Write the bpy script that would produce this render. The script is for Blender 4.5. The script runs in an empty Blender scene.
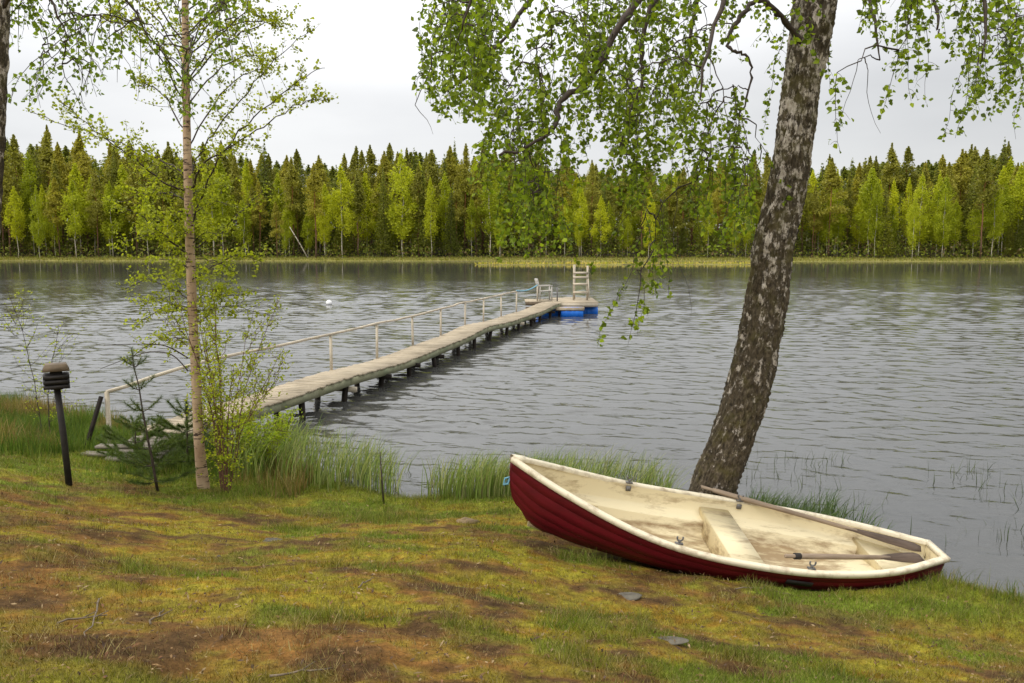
import bpy, math, random
import numpy as np
from mathutils import Vector
random.seed(7)
R = np.random.default_rng(7)
S = bpy.context.scene
COL = S.collection
PI = math.pi
# ------------------------------------------------------------------ camera numbers
FPX, PITCH, CH = 850.0, math.atan(101.5/850.0), 3.2
FW = np.array([0, math.cos(PITCH), -math.sin(PITCH)]); UP = np.array([0, math.sin(PITCH), math.cos(PITCH)])

def ray(px, py):
    return FW + np.array([1., 0, 0])*(px-512)/FPX - UP*(py-341.5)/FPX
def P(px, py, Y):                       # point of the survey at depth Y
    d = ray(px, py); return np.array([0, 0, CH]) + d*(Y/d[1])
def PZ(px, py, z=0.0):                  # point of the survey at height z
    d = ray(px, py); return np.array([0, 0, CH]) + d*((z-CH)/d[2])

# ------------------------------------------------------------------ noise
_T = np.random.default_rng(3).random((256, 256))
def vn(x, y, s=0):
    x = np.asarray(x, float)+s*17.3; y = np.asarray(y, float)+s*9.7
    xi = np.floor(x).astype(int); yi = np.floor(y).astype(int); u = x-xi; v = y-yi
    u = u*u*(3-2*u); v = v*v*(3-2*v)
    a = _T[xi & 255, yi & 255]; b = _T[(xi+1) & 255, yi & 255]; c = _T[xi & 255, (yi+1) & 255]; d = _T[(xi+1) & 255, (yi+1) & 255]
    return (a*(1-u)+b*u)*(1-v)+(c*(1-u)+d*u)*v
def fbm(x, y, o=4, s=0):
    r = 0; a = .5; t = 0
    for i in range(o):
        r = r+a*vn(x*2**i, y*2**i, s+i); t += a; a *= .5
    return r/t

# ------------------------------------------------------------------ terrain
SH = np.array([(-900, 150), (-150, 60), (-60, 38), (-30, 26), (-18, 20), (-12, 17.5), (-8.5, 15.5), (-6.3, 14), (-4.6, 12.9), (-3.5, 11.9),
      (-2.5, 11.0), (-1.4, 10.35), (0, 10.3), (1.0, 10.1), (1.8, 9.6), (2.4, 9.0), (2.9, 8.4), (3.4, 8.0), (4.1, 7.65), (4.8, 7.1),
      (6, 6.3), (8, 5.2), (14, 3), (40, -4), (200, -40), (900, -120)], float)
def shore_d(x, y):                      # signed distance, positive on the near land
    x = np.asarray(x, float); y = np.asarray(y, float)
    best = np.full(x.shape, 1e9)
    for a, b in zip(SH[:-1], SH[1:]):
        dx, dy = b-a; t = np.clip(((x-a[0])*dx+(y-a[1])*dy)/(dx*dx+dy*dy), 0, 1)
        best = np.minimum(best, np.hypot(x-a[0]-t*dx, y-a[1]-t*dy))
    s = np.where(y < np.interp(x, SH[:, 0], SH[:, 1]), 1, -1)
    return best*s + (fbm(x*1.3, y*1.3, 3, 5)-.5)*.35
def yfar(x):
    x = np.asarray(x, float)
    return 130-.03*x-np.clip(np.abs(x)-115, 0, 500)*.55+(fbm(x*.06, x*0+3, 3, 8)-.5)*4
BQ = [4.25435, .72251, .16392, .75362, .43324, .35940, 3.21058, -.16359, -.12090, 4.06243, 8.02716, -.22467]
def rotm():
    ex, ey, ez = BQ[8], BQ[7], BQ[6]; cy, sy, cp, sp, cr, sr = math.cos(ez), math.sin(ez), math.cos(ey), math.sin(ey), math.cos(ex), math.sin(ex)
    return np.array([[cy, -sy, 0], [sy, cy, 0], [0, 0, 1]])@np.array([[cp, 0, sp], [0, 1, 0], [-sp, 0, cp]])@np.array([[1, 0, 0], [0, cr, -sr], [0, sr, cr]])
RMn = rotm()
def hs(u, xs, ys):
    xs = np.array(xs, float); ys = np.array(ys, float); m = np.gradient(ys, xs); i = np.clip(np.searchsorted(xs, u, side='right')-1, 0, len(xs)-2)
    hh = xs[i+1]-xs[i]; t = (u-xs[i])/hh
    return (2*t**3-3*t**2+1)*ys[i]+(t**3-2*t**2+t)*hh*m[i]+(-2*t**3+3*t**2)*ys[i+1]+(t**3-t**2)*hh*m[i+1]
BL, bm, bs, sb, ss, sm = BQ[:6]
def shape(u):
    b = hs(u, [0, .15, .35, .5, .7, .85, .95, 1], [bs, (bs+bm)*.5+.05, bm*.97, bm, bm*.84, bm*.52, bm*.22, .02])
    s = hs(u, [0, .2, .45, .7, .88, 1], [ss, sm+.02, sm, sm+.35*(sb-sm)*.5, sm+.62*(sb-sm), sb]); k = hs(u, [0, .15, .4, .75, .88, .96, 1], [.10, .03, 0, .02, .07, .16, .30]); return b, s, k
def HULL(x, y):                         # height of the hull's underside where the boat lies, else very high
    out = np.full(np.shape(x), 1e6); o = np.array(BQ[9:12]); m = (x > -.4) & (x < 4.4) & (y > 6.6) & (y < 9.2)
    if not m.any(): return out
    X = x[m]-o[0]; Y = y[m]-o[1]; Z = np.zeros(X.shape)+.2
    for i in range(4):
        l = np.stack([X, Y, Z], 1)@RMn; u = np.clip(l[:, 0]/BL, 0, 1); b, s_, k = shape(u)
        f = np.clip(np.abs(l[:, 1])/(b+.03), 0, 1); a = np.arcsin(f**1.25); zl = k+(s_-k)*(1-np.cos(a))**1.05
        Z = Z+(zl-l[:, 2])
    ok = (l[:, 0] > -.03) & (l[:, 0] < BL-.1) & (np.abs(l[:, 1]) < b+.02)
    out[m] = np.where(ok, Z+o[2], 1e6); return out
def H(x, y):
    x = np.asarray(x, float); y = np.asarray(y, float)
    d = shore_d(x, y)
    z = np.interp(d, [-40, -12, -5, -1.5, 0, .25, .6, 1.3, 2.2, 3.2, 5.2, 8.5, 30, 100, 900], [-3, -2.2, -1.2, -.4, -.01, .06, .09, .15, .31, .54, 1.05, 1.6, 2.6, 6, 30])
    near = np.clip(1-np.hypot(x, y-6)/40, 0, 1)
    z = z+np.where(d > 0, near*((fbm(x*.9, y*.9, 4, 1)-.5)*.16+(fbm(x*5, y*5, 3, 2)-.5)*.050+(fbm(x*15, y*15, 2, 3)-.5)*.014)*np.clip(d/1.2, 0, 1), 0)
    e = y-yfar(x)
    zf = np.interp(e, [-60, -30, -3, 0, .6, 8, 25, 100, 400, 900], [-4, -3, -.3, 0, .10, .35, 1.3, 5, 10, 14])
    ex = np.clip((x+9)/5, 0, 1)*np.clip((38-x)/6, 0, 1); ey = np.clip(1-np.abs(y-111-fbm(x*.1, x*0, 2, 4)*2)/2.6, 0, 1)
    zs = -1+1.18*np.sqrt(ex*ey)
    z = np.maximum(np.maximum(z, zf), zs)
    c = HULL(x, y); return np.minimum(z, c-.025)
def h(x, y): return float(H(np.array([x]), np.array([y]))[0])
def G(px, py):                          # where the line of sight meets the land
    d = ray(px, py); t = np.linspace(1.5, 60, 6000)
    p = np.array([0, 0, CH])+d*t[:, None]; k = np.argmax(p[:, 2] < H(p[:, 0], p[:, 1]))
    return p[k]

# ------------------------------------------------------------------ mesh helpers
class MB:
    def __init__(s): s.V = []; s.Q = []; s.T = []; s.n = 0; s.C = []
    def add(s, V, Q=None, T=None, c=None):
        V = np.asarray(V, float); s.V.append(V)
        if Q is not None and len(Q): s.Q.append(np.asarray(Q)+s.n)
        if T is not None and len(T): s.T.append(np.asarray(T)+s.n)
        if c is not None: s.C.append(np.broadcast_to(np.asarray(c, float), (len(V), 3)))
        s.n += len(V)
    def box(s, c, sz, rz=0, M=None, col=None):
        x, y, z = np.array(sz)/2
        V = np.array([(i*x, j*y, k*z) for i in (-1, 1) for j in (-1, 1) for k in (-1, 1)])
        if M is not None: V = V@np.asarray(M).T
        elif rz:
            a, b = math.cos(rz), math.sin(rz); V = V@np.array([[a, b, 0], [-b, a, 0], [0, 0, 1]])
        s.add(V+np.array(c), [(0, 1, 3, 2), (4, 6, 7, 5), (0, 4, 5, 1), (2, 3, 7, 6), (0, 2, 6, 4), (1, 5, 7, 3)], c=col)
    def bar(s, a, b, w, t, col=None):   # box from a to b, w wide, t thick
        a = np.array(a, float); b = np.array(b, float); d = b-a; L = np.linalg.norm(d); d /= L
        u = np.cross(d, (0, 0, 1)) if abs(d[2]) < .95 else np.cross(d, (0, 1, 0)); u /= np.linalg.norm(u); v = np.cross(u, d)
        s.box((a+b)/2, (L, w, t), M=np.stack([d, u, v], 1), col=col)
    def tube(s, pts, rad, n=6, cap=True, col=None):
        p = np.asarray(pts, float); m = len(p); rad = np.broadcast_to(rad, (m,))
        tan = np.gradient(p, axis=0); tan /= np.linalg.norm(tan, axis=1)[:, None]+1e-9
        ref = np.array([1., 0, 0]) if abs(tan[0][0]) < .8 else np.array([0, 1., 0])
        V = []
        a = np.linspace(0, 2*PI, n, endpoint=False)
        for i in range(m):
            u = ref-tan[i]*(ref@tan[i]); u /= np.linalg.norm(u); w = np.cross(tan[i], u); ref = u
            V.append(p[i]+rad[i]*(np.cos(a)[:, None]*u+np.sin(a)[:, None]*w))
        V = np.concatenate(V); j = np.arange(n); Q = []
        for i in range(m-1):
            Q.append(np.stack([i*n+j, i*n+(j+1) % n, (i+1)*n+(j+1) % n, (i+1)*n+j], 1))
        T = []
        if cap:
            V = np.concatenate([V, p[:1], p[-1:]]); c0, c1 = m*n, m*n+1
            T = [(c0, (k+1) % n, k) for k in range(n)]+[(c1, (m-1)*n+k, (m-1)*n+(k+1) % n) for k in range(n)]
        s.add(V, np.concatenate(Q), T, c=col)
    def build(s, name, mat, parent=None, smooth=False, loc=None, link=True):
        V = np.concatenate(s.V)
        if loc is not None: V = V-np.array(loc)
        me = bpy.data.meshes.new(name)
        Q = np.concatenate(s.Q) if s.Q else np.zeros((0, 4), int); T = np.concatenate(s.T) if s.T else np.zeros((0, 3), int)
        me.vertices.add(len(V)); me.vertices.foreach_set('co', V.astype(np.float32).ravel())
        li = np.concatenate([Q.ravel(), T.ravel()]); me.loops.add(len(li)); me.loops.foreach_set('vertex_index', li.astype(np.int32))
        ls = np.concatenate([np.arange(len(Q))*4, len(Q)*4+np.arange(len(T))*3]); me.polygons.add(len(ls)); me.polygons.foreach_set('loop_start', ls.astype(np.int32))
        if smooth: me.polygons.foreach_set('use_smooth', np.ones(len(ls), bool))
        if s.C:
            C = np.concatenate(s.C); at = me.color_attributes.new('tint', 'FLOAT_COLOR', 'POINT')
            at.data.foreach_set('color', np.concatenate([C, np.ones((len(C), 1))], 1).astype(np.float32).ravel())
        me.update(calc_edges=True); me.validate()
        me.materials.append(mat)
        o = bpy.data.objects.new(name, me)
        if link: COL.objects.link(o)
        if parent: o.parent = parent
        if loc is not None: o.location = tuple(loc)
        return o
def tag(o, label=None, cat=None, group=None, kind=None):
    if label: o['label'] = label
    if cat: o['category'] = cat
    if group: o['group'] = group
    if kind: o['kind'] = kind
    return o
def thing(name, label, cat, loc, group=None, rz=0):
    o = bpy.data.objects.new(name, None); o.empty_display_size = .2; COL.objects.link(o); o.location = tuple(float(v) for v in loc); o.rotation_euler = (0, 0, rz)
    return tag(o, label, cat, group)

# ------------------------------------------------------------------ materials
def mat(name, col=(.5, .5, .5), rough=.7, spec=.3, attr=False):
    m = bpy.data.materials.new(name); m.use_nodes = True; nt = m.node_tree; b = nt.nodes['Principled BSDF']
    b.inputs['Base Color'].default_value = (*col, 1); b.inputs['Roughness'].default_value = rough; b.inputs['Specular IOR Level'].default_value = spec
    return m, nt, b
def N(nt, t, **k):
    n = nt.nodes.new(t)
    for a, v in k.items():
        if a in n.inputs: n.inputs[a].default_value = v
        else: setattr(n, a, v)
    return n
def noise(nt, vec, scale, detail=5, rough=.55, mapping=None):
    L = nt.links.new
    if mapping:
        mp = N(nt, 'ShaderNodeMapping'); mp.inputs['Scale'].default_value = mapping[0]
        if len(mapping) > 1: mp.inputs['Rotation'].default_value = mapping[1]
        L(vec, mp.inputs[0]); vec = mp.outputs[0]
    n = N(nt, 'ShaderNodeTexNoise'); n.inputs['Scale'].default_value = scale; n.inputs['Detail'].default_value = detail; n.inputs['Roughness'].default_value = rough
    L(vec, n.inputs['Vector']); return n.outputs['Fac']
def ramp(nt, f, stops):
    r = N(nt, 'ShaderNodeValToRGB'); e = r.color_ramp.elements
    while len(e) < len(stops): e.new(.5)
    for i, (p, c) in enumerate(stops): e[i].position = p; e[i].color = (*c, 1) if not np.isscalar(c) else (c, c, c, 1)
    nt.links.new(f, r.inputs[0]); return r.outputs[0]
def mix(nt, f, a, b, mode='MIX'):
    m = N(nt, 'ShaderNodeMix', data_type='RGBA', blend_type=mode)
    for i, v in ((0, f), (6, a), (7, b)):
        if isinstance(v, (int, float)): m.inputs[i].default_value = v
        elif isinstance(v, tuple): m.inputs[i].default_value = (*v, 1)
        else: nt.links.new(v, m.inputs[i])
    return m.outputs[2]
def bump(nt, b, hgt, strength=.5, dist=.01):
    n = N(nt, 'ShaderNodeBump'); n.inputs['Strength'].default_value = strength; n.inputs['Distance'].default_value = dist
    nt.links.new(hgt, n.inputs['Height']); nt.links.new(n.outputs[0], b.inputs['Normal']); return n
def objc(nt): return N(nt, 'ShaderNodeTexCoord').outputs['Object']
def world(nt): return N(nt, 'ShaderNodeNewGeometry').outputs['Position']
def attr(nt, name='tint'):
    a = N(nt, 'ShaderNodeAttribute'); a.attribute_name = name; return a.outputs['Color']

def noisy(name, c1, c2, scale, rough=.7, mapping=None, bstr=.4, bdist=.01, spec=.3, lo=.35, hi=.65):
    m, nt, b = mat(name, c1, rough, spec); f = noise(nt, objc(nt), scale, 6, .6, mapping)
    nt.links.new(ramp(nt, f, [(lo, c1), (hi, c2)]), b.inputs['Base Color'])
    if bstr: bump(nt, b, f, bstr, bdist)
    return m
def leafmat(name, trans=.45, rnd=0.0, mult=(1, 1, 1)):
    m = bpy.data.materials.new(name); m.use_nodes = True; nt = m.node_tree; L = nt.links.new
    for n in list(nt.nodes):
        if n.type == 'BSDF_PRINCIPLED': nt.nodes.remove(n)
    out = [n for n in nt.nodes if n.type == 'OUTPUT_MATERIAL'][0]
    c = attr(nt)
    if mult != (1, 1, 1): c = mix(nt, 1.0, c, mult, 'MULTIPLY')
    if rnd:
        oi = N(nt, 'ShaderNodeObjectInfo'); rr = ramp(nt, oi.outputs['Random'], [(0, (1-rnd, 1-rnd*.9, 1-rnd)), (.5, (1, 1, 1)), (1, (1+rnd, 1+rnd*.7, 1))])
        c = mix(nt, 1.0, c, rr, 'MULTIPLY')
    d = N(nt, 'ShaderNodeBsdfPrincipled'); d.inputs['Roughness'].default_value = .55; d.inputs['Specular IOR Level'].default_value = .25
    t = N(nt, 'ShaderNodeBsdfTranslucent'); mx = N(nt, 'ShaderNodeMixShader'); mx.inputs[0].default_value = trans
    L(c, d.inputs['Base Color']); L(mix(nt, 1.0, c, (1.25, 1.3, .7), 'MULTIPLY'), t.inputs['Color'])
    L(d.outputs[0], mx.inputs[1]); L(t.outputs[0], mx.inputs[2]); L(mx.outputs[0], out.inputs[0])
    return m
M = {}
M['leaf'] = leafmat('birch_leaf', .5, 0, (2.0, 1.75, .85))
M['grass'] = leafmat('grass_blade', .35)
M['needle'] = leafmat('needle', .2)
M['far_birch'] = leafmat('far_birch_foliage', .5, .28)
M['far_conifer'] = leafmat('far_conifer_foliage', .38, .3)
M['twig'] = noisy('twig_bark', (.03, .02, .015), (.07, .05, .035), 30)
M['redtwig'] = noisy('shrub_bark', (.10, .045, .03), (.17, .085, .055), 20)
M['dead'] = noisy('dead_grass', (.22, .15, .07), (.12, .08, .04), 14)
M['deck'] = None
def wood(name, c1, c2, c3=None, s=3.0, mp=((1, 12, 12),)):
    m, nt, b = mat(name, c1, .8, .2); g = objc(nt)
    f = noise(nt, g, s, 7, .65, mp); f2 = noise(nt, g, 1.6, 4, .6)
    c = ramp(nt, f, [(.3, c1), (.7, c2)]); c = mix(nt, ramp(nt, f2, [(.45, 0), (.7, .6)]), c, c3 or tuple(v*.6 for v in c1))
    nt.links.new(c, b.inputs['Base Color']); bump(nt, b, f, .5, .006); return m
M['deck'] = wood('weathered_deck_planks', (.29, .235, .16), (.50, .42, .30))
M['rail'] = wood('weathered_rail', (.44, .37, .27), (.60, .53, .41))
M['fascia'] = wood('green_stained_beam', (.20, .21, .13), (.32, .30, .19), (.12, .16, .09))
M['pile'] = wood('dark_wet_piling', (.012, .009, .007), (.035, .026, .018))
M['bluebarrel'] = noisy('blue_plastic', (.004, .09, .42), (.01, .14, .55), 3, .45, None, .1)
M['white'] = noisy('white_plastic', (.62, .58, .5), (.7, .68, .62), 5, .5, None, .1)
M['rope'] = noisy('blue_rope', (.10, .26, .34), (.18, .38, .46), 40)
M['black'] = noisy('blackened_wood', (.012, .010, .009), (.03, .024, .02), 9)
M['tan'] = noisy('tan_board', (.09, .065, .04), (.16, .115, .07), 9)
M['metal'] = noisy('dull_grey_metal', (.08, .075, .07), (.16, .15, .14), 30, .45)
M['stone'] = noisy('grey_stone', (.07, .06, .045), (.13, .115, .085), 12, .85, None, .8)
M['lichentwig'] = noisy('dry_twig', (.09, .065, .04), (.19, .145, .10), 20)

def birch_bark(name, young=False):
    m, nt, b = mat(name, (.6, .55, .5), .8, .25); g = objc(nt); L = nt.links.new
    if young:
        f = noise(nt, g, 9, 4, .6, ((1, 1, 5.5),))
        f2 = noise(nt, g, 5, 5, .6, ((1, 1, .6),))
        base = ramp(nt, f2, [(.3, (.30, .19, .11)), (.7, (.52, .38, .25))])
        c = mix(nt, ramp(nt, f, [(.38, 1.0), (.44, 0.0)]), base, (.05, .03, .022))
        L(c, b.inputs['Base Color']); bump(nt, b, f, .3, .004); return m
    sep = N(nt, 'ShaderNodeSeparateXYZ'); L(g, sep.inputs[0])
    big = noise(nt, g, 9, 7, .72, ((1.2, 1.2, .8),))
    fine = noise(nt, g, 30, 8, .75, ((1, 1, .5),))
    mr = N(nt, 'ShaderNodeMapRange'); L(sep.outputs[2], mr.inputs[0]); mr.inputs[1].default_value = .2; mr.inputs[2].default_value = 4.2; mr.inputs[3].default_value = -.11; mr.inputs[4].default_value = .01
    ad = N(nt, 'ShaderNodeMath', operation='ADD'); L(big, ad.inputs[0]); L(mr.outputs[0], ad.inputs[1])
    ad2 = N(nt, 'ShaderNodeMath', operation='MULTIPLY_ADD'); L(fine, ad2.inputs[0]); ad2.inputs[1].default_value = .35; L(ad.outputs[0], ad2.inputs[2])
    dark = ramp(nt, fine, [(.35, (.018, .013, .008)), (.52, (.085, .065, .04)), (.68, (.19, .15, .10))])
    pale = ramp(nt, fine, [(.3, (.24, .19, .15)), (.6, (.62, .55, .47))])
    c = mix(nt, ramp(nt, ad2.outputs[0], [(.67, 0.0), (.74, 1.0)]), dark, pale)
    moss = noise(nt, g, 4.5, 6, .7)
    c = mix(nt, ramp(nt, moss, [(.50, 0.0), (.66, .6)]), c, (.11, .095, .025))
    L(c, b.inputs['Base Color']); bump(nt, b, fine, 1.0, .02); return m
M['bark_old'] = birch_bark('old_birch_bark'); M['bark_young'] = birch_bark('young_birch_bark', True)

def vertex_mat(name, scale, amt, rough=.95, bs=.6, bd=.02, far=False):
    m, nt, b = mat(name, rough=rough, spec=.1); w = world(nt)
    f = noise(nt, w, scale, 8, .7); f2 = noise(nt, w, scale*6, 4, .6)
    c = mix(nt, 1.0, attr(nt), ramp(nt, f, [(.25, 1-amt), (.75, 1+amt)]), 'MULTIPLY')
    c = mix(nt, 1.0, c, ramp(nt, f2, [(.3, .65), (.7, 1.3)]), 'MULTIPLY')
    nt.links.new(c, b.inputs['Base Color']); bump(nt, b, f2, bs, bd); return m
M['ground'] = vertex_mat('mossy_soil', 9, .45)

def water_mat():
    m, nt, b = mat('lake_water', (.055, .055, .050), .05, .5); b.inputs['IOR'].default_value = 1.33; L = nt.links.new
    w = world(nt)
    a = noise(nt, w, 1.0, 3, .55, ((.75, 2.3, 1), (0, 0, .16)))
    c = noise(nt, w, 1.0, 3, .6, ((2.1, 6.0, 1), (0, 0, .22)))
    d = noise(nt, w, 1.0, 2, .5, ((6, 13, 1), (0, 0, .05)))
    msk = noise(nt, w, 1.0, 3, .5, ((.018, .06, 1),))
    s = N(nt, 'ShaderNodeSeparateXYZ'); L(w, s.inputs[0])
    def mth(op, *v):
        n = N(nt, 'ShaderNodeMath', operation=op)
        for i, q in enumerate(v):
            if isinstance(q, (int, float)): n.inputs[i].default_value = q
            else: L(q, n.inputs[i])
        return n.outputs[0]
    hgt = mth('ADD', mth('MULTIPLY', a, 1.0), mth('ADD', mth('MULTIPLY', c, .42), mth('MULTIPLY', d, .07)))
    mr = N(nt, 'ShaderNodeMapRange'); mr.interpolation_type = 'SMOOTHSTEP'; L(s.outputs[1], mr.inputs[0])
    for i, v in ((1, 20.0), (2, 70.0), (3, .6), (4, 1.15)): mr.inputs[i].default_value = v
    mf = N(nt, 'ShaderNodeMapRange'); mf.interpolation_type = 'SMOOTHSTEP'; L(s.outputs[1], mf.inputs[0])
    for i, v in ((1, 66.0), (2, 92.0), (3, 1.0), (4, .07)): mf.inputs[i].default_value = v
    mm = N(nt, 'ShaderNodeMapRange'); L(msk, mm.inputs[0])
    for i, v in ((1, .35), (2, .65), (3, .65), (4, 1.15)): mm.inputs[i].default_value = v
    amp = mth('MULTIPLY', mth('MULTIPLY', mr.outputs[0], mf.outputs[0]), mm.outputs[0])
    n = N(nt, 'ShaderNodeBump'); n.inputs['Distance'].default_value = WAVE; L(mth('MULTIPLY', hgt, amp), n.inputs['Height']); n.inputs['Strength'].default_value = 1
    L(n.outputs[0], b.inputs['Normal']); return m
WAVE = .03
M['water'] = water_mat()

# ------------------------------------------------------------------ ground colour
def gcol(x, y):
    """albedo of the turf: moss, grass, bare litter"""
    x = np.asarray(x, float); y = np.asarray(y, float)
    a = fbm(x*.75+3, y*1.5, 5, 11); b = fbm(x*2.6, y*4.6, 5, 21); c = fbm(x*9, y*13, 4, 31)
    d = shore_d(x, y)
    br = np.clip((a*.45+b*.55-.485)/.09, 0, 1)*.9
    for (px, py, sx, sy, w) in BROWN:
        q = BP[(px, py)]; br = br+w*np.exp(-((x-q[0])/sx)**2-((y-q[1])/sy)**2)
    br = np.clip(br*(.1+1.5*c)*(.5+b), 0, 1)*np.clip((d-.9)/1.0, 0, 1)
    gr = np.clip((fbm(x*1.1+9, y*2.2, 3, 41)-.52)/.10, 0, 1)
    gr = np.maximum(gr, np.clip(1-(d-.3)/1.0, 0, 1)*.8)
    for (px, py, sx, sy) in GREEN:
        q = BP[(px, py)]; gr = gr+1.0*np.exp(-((x-q[0])/sx)**2-((y-q[1])/sy)**2)
    gr = np.clip(gr+np.clip((y-8.9)/.6, 0, 1)*np.clip((-2.2-x)/1.2, 0, 1)*(.4+.6*(c > .45)), 0, 1)
    yel = np.array([.205, .175, .018]); grn = np.array([.130, .165, .018]); brn = np.array([.165, .080, .020]); dk = np.array([.075, .042, .016])
    C = yel+(grn-yel)*gr[:, None]; C = C+(np.array([.21, .115, .014])-C)*np.clip((c-.47)*4, 0, .85)[:, None]*(1-gr[:, None])
    C = C+(brn+(dk-brn)*np.clip((b-.45)*4, 0, 1)[:, None]-C)*br[:, None]
    C = C*(.55+.9*fbm(x*22, y*26, 3, 45))[:, None]*(.80+.4*fbm(x*.8, y*1.6, 3, 46))[:, None]
    return C, br, gr
BROWN = [(100, 640, 1.1, .45, .95), (30, 600, .7, .4, .8), (220, 560, .6, .35, .8), (330, 640, .8, .4, .75), (560, 665, .5, .3, .5), (400, 655, .6, .25, .7), (660, 630, .45, .25, .9), (620, 598, .3, .15, .7), (110, 512, .8, .3, .9),
         (330, 525, 1.2, .2, .5), (450, 520, .5, .15, .6), (720, 660, .4, .2, .6), (15, 575, .5, .3, .8), (440, 600, .4, .2, .5), (960, 640, .3, .2, .5)]
GREEN = [(345, 547, .5, .16), (210, 512, .7, .2), (760, 600, .7, .18), (900, 610, .8, .3), (600, 560, .4, .3), (480, 640, .25, .2), (60, 585, .4, .2)]
BP = {}
for t in BROWN+GREEN: BP[(t[0], t[1])] = G(t[0], t[1])

def build_ground():
    def axis(lo, hi, c0, c1, fine, ratio):
        v = list(np.arange(c0, c1, fine)); s = fine; x = c0; left = []
        while x > lo: s *= ratio; x -= s; left.append(x)
        s = fine; x = v[-1]
        right = []
        while x < hi: s *= ratio; x += s; right.append(x)
        return np.array(left[::-1]+v+right)
    xs = axis(-900, 900, -7, 7, .045, 1.045); ys = axis(-250, 900, 3.0, 13, .045, 1.035)
    # keep the far bank reasonably fine
    ys = np.unique(np.concatenate([ys, np.arange(108, 150, .8)]))
    X, Y = np.meshgrid(xs, ys); Z = H(X.ravel(), Y.ravel())
    x, y = X.ravel(), Y.ravel()
    C, br, gr = gcol(x, y)
    far = y > 60
    n = fbm(x*.3, y*.3, 3, 7)[:, None]
    fc = np.array([.17, .16, .03])*(1-n)+np.array([.24, .21, .07])*n
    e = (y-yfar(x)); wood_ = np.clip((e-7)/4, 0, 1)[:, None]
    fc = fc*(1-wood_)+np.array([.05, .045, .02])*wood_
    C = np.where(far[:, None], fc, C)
    under = (Z < -.02)[:, None]; C = np.where(under, np.array([.04, .03, .02]), C)
    nx = len(xs); i = np.arange(len(ys)-1)[:, None]*nx+np.arange(nx-1)[None]
    i = i.ravel(); Q = np.stack([i, i+1, i+nx+1, i+nx], 1)
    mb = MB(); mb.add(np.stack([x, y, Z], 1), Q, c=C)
    o = mb.build('ground', M['ground'], smooth=True); tag(o, kind='structure')
build_ground()
def build_water():
    A = .80; na = 900; az = np.linspace(-A, A, na); rr = [5.2]
    while rr[-1] < 150: rr.append(rr[-1]*(1+(.0034 if rr[-1] < 60 else .0045)))
    rr = np.array(rr); RR, AA = np.meshgrid(rr, az, indexing='ij'); x = RR*np.sin(AA); y = RR*np.cos(AA)
    g = np.random.default_rng(12); z = np.zeros(x.shape); step = RR*.0036
    for i in range(120):
        lam = .075*(1.1/.075)**(g.random()**1.6); th = -PI/2-.34+g.normal()*.55; k = 2*PI/lam; a = lam*SLOPE*(.6+.8*g.random())
        att = np.clip((lam/step-2.2)/2, 0, 1); ph = g.random()*2*PI+fbm(x*.11, y*.11, 2, i)*2.5
        sn = np.sin(k*(x*math.cos(th)+y*math.sin(th))+ph); z += a*att*(sn+.25*np.cos(2*(k*(x*math.cos(th)+y*math.sin(th))+ph)))
    m = np.interp(y, [6, 9, 20], [.30, .42, 1.0])*(.8+.5*np.clip((fbm(x*.10, y*.05, 3, 201)-.35)*3, 0, 1))*np.interp(RR, [72, 100], [1, .35])
    e = np.clip(np.minimum((A-np.abs(AA))/.02, (RR-5.2)/.4), 0, 1)*np.clip((150-RR)/10, 0, 1)
    z *= m*e; i = np.arange(len(rr)-1)[:, None]*na+np.arange(na-1)[None]; i = i.ravel(); Q = np.stack([i, i+na, i+na+1, i+1], 1)
    mb = MB(); mb.add(np.stack([x.ravel(), y.ravel(), z.ravel()], 1), Q)
    # calm water all round it
    n_ = 48; aa = np.linspace(A, 2*PI-A, n_); V = [(0, 0, 0)]; 
    inner = np.stack([5.2*np.sin(az[::9]), 5.2*np.cos(az[::9]), az[::9]*0], 1); k_ = len(inner); mb.add(np.concatenate([[(0, 0, 0)], inner]), T=[(0, j+1, j+2)[::-1] for j in range(k_-1)])
    Rm = 900.; o1 = np.stack([rr[-1]*np.sin(az[::9]), rr[-1]*np.cos(az[::9]), az[::9]*0], 1); o2 = np.stack([Rm*np.sin(az[::9]), Rm*np.cos(az[::9]), az[::9]*0], 1)
    mb.add(np.concatenate([o1, o2]), [(j, k_+j, k_+j+1, j+1) for j in range(k_-1)])
    o3 = np.stack([Rm*np.sin(aa), Rm*np.cos(aa), aa*0], 1); mb.add(np.concatenate([[(0, 0, 0)], o3]), T=[(0, j+2, j+1) for j in range(n_-1)])
    tag(mb.build('lake_water', M['water'], smooth=True), kind='structure')
SLOPE = .0036
build_water()

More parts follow.
